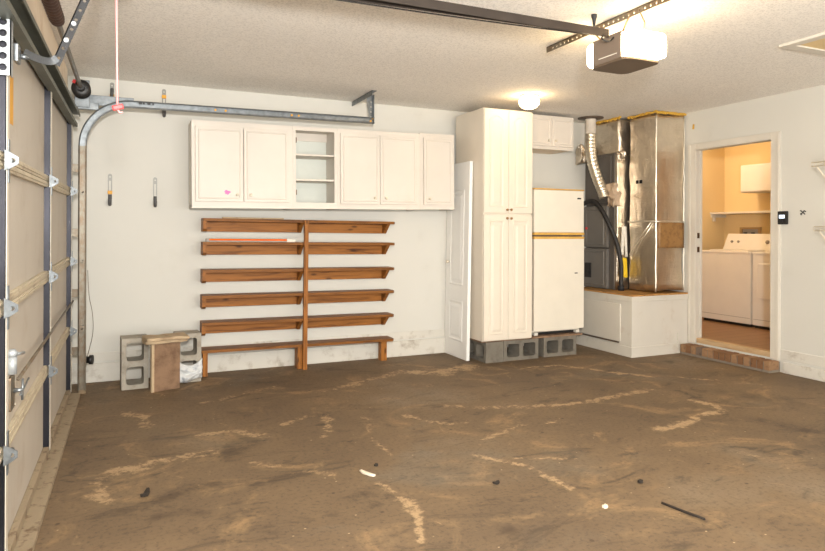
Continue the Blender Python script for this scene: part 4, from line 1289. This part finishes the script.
# ------------------------------------------------------------------ bits lying on the floor
def bit(name, mat, c, size, rz, label, cat, tilt=0.0):
    b = bmesh.new()
    bmesh.ops.create_cube(b, size=1.0)
    bmesh.ops.subdivide_edges(b, edges=b.edges[:], cuts=4, use_grid_fill=True)
    for v in b.verts:
        u = v.co.x * 2
        tap = 1 - 0.35 * u * u
        q = Vector((v.co.x * size[0], v.co.y * size[1] * tap + 0.25 * size[1] * u * u, v.co.z * size[2]))
        q += mnoise.noise_vector(Vector((v.co.x * 4 + c[0] * 9, v.co.y * 4, v.co.z * 4))) * min(size) * 0.25
        q.z += size[2] * 0.55 + 0.0015 + tilt * abs(u) * size[0] * 0.2
        v.co = Matrix.Rotation(rz, 3, 'Z') @ q + Vector((c[0], c[1], 0))
    b.verts.index_update()
    mb = MB()
    mb.merge(b, True)
    return tag(mb.build(name, mat), label, cat)
bit('paint_stick', 'chip', (1.085, 2.965), (0.10, 0.022, 0.008), -1.15, 'pale flat wood sliver on the floor left of the long tan streak', 'wood sliver')
bit('dry_leaf', 'leaf', (0.07, 3.13), (0.075, 0.022, 0.012), 1.2, 'dark curled dry leaf on the floor near the garage door', 'leaf', 0.6)
bit('pebble', 'leaf', (2.27, 2.33), (0.022, 0.02, 0.012), 0.3, 'small dark pebble on the open floor right of the V-shaped streak', 'pebble')
bit('twig', 'leaf', (2.20, 2.015), (0.20, 0.010, 0.008), -1.35, 'thin dark twig lying on the open floor front right', 'twig')
bit('pebble', 'chip', (1.92, 2.18), (0.024, 0.018, 0.012), 0.3, 'white pebble on the floor in front of the V-shaped streak', 'pebble')
bit('dry_leaf', 'leaf', (1.62, 2.60), (0.035, 0.022, 0.008), 0.2, 'small brown leaf scrap left of the V-shaped streak', 'leaf', 0.4)
bit('pebble', 'leaf', (1.17, 3.05), (0.022, 0.018, 0.010), 0.9, 'tiny dark pebble just behind the pale wood sliver', 'pebble')

# ------------------------------------------------------------------ lights
def area(name, loc, target, size, power, color, size_y=None):
    L_ = bpy.data.lights.new(name, 'AREA')
    L_.energy = power
    L_.color = color
    L_.size = size
    if size_y:
        L_.shape = 'RECTANGLE'
        L_.size_y = size_y
    o = bpy.data.objects.new(name, L_)
    COL.objects.link(o)
    o.location = loc
    o.rotation_euler = (Vector(target) - Vector(loc)).to_track_quat('-Z', 'Y').to_euler()
    return o
area('camera_flash', (0.02, -0.35, 1.62), (1.0, 1.8, 2.8), 0.2, 225, (1.0, 0.975, 0.93))
area('rear_fill', (2.2, -2.1, 0.85), (2.5, 3.0, 2.4), 4.2, 195, (1.0, 0.965, 0.91), 1.5)  # unseen fill light added behind the camera, aimed up to lift the ceiling
pl = bpy.data.lights.new('laundry_ceiling_lamp', 'POINT')
pl.energy = 27
pl.color = (1.0, 0.79, 0.54)
pl.shadow_soft_size = 0.12
po = bpy.data.objects.new('laundry_ceiling_lamp', pl)
COL.objects.link(po)
po.location = (5.85, 5.25, 2.27)

wd = bpy.data.worlds.new('world')
scene.world = wd
wd.use_nodes = True
wd.node_tree.nodes['Background'].inputs['Color'].default_value = (0.95, 0.97, 1.0, 1)
wd.node_tree.nodes['Background'].inputs['Strength'].default_value = 0.5

# ------------------------------------------------------------------ camera
cd = bpy.data.cameras.new('camera')
cam = bpy.data.objects.new('camera', cd)
COL.objects.link(cam)
cd.sensor_width = 36
cd.sensor_fit = 'HORIZONTAL'
cd.lens = 628.06 / 825 * 36
cd.shift_y = -(275.5 - 231.16) / 825
cd.clip_start = 0.02
cam.matrix_world = Matrix.Translation((0, 0, 1.2208)) @ Matrix.Rotation(math.radians(-24.185), 4, 'Z') @ Matrix.Rotation(PI / 2, 4, 'X') @ Matrix.Rotation(math.radians(0.231), 4, 'Z')
scene.camera = cam

scene.view_settings.view_transform = 'Standard'
scene.view_settings.look = 'None'
scene.view_settings.gamma = 1.0
scene.view_settings.exposure = 0.03
scene.view_settings.use_curve_mapping = False
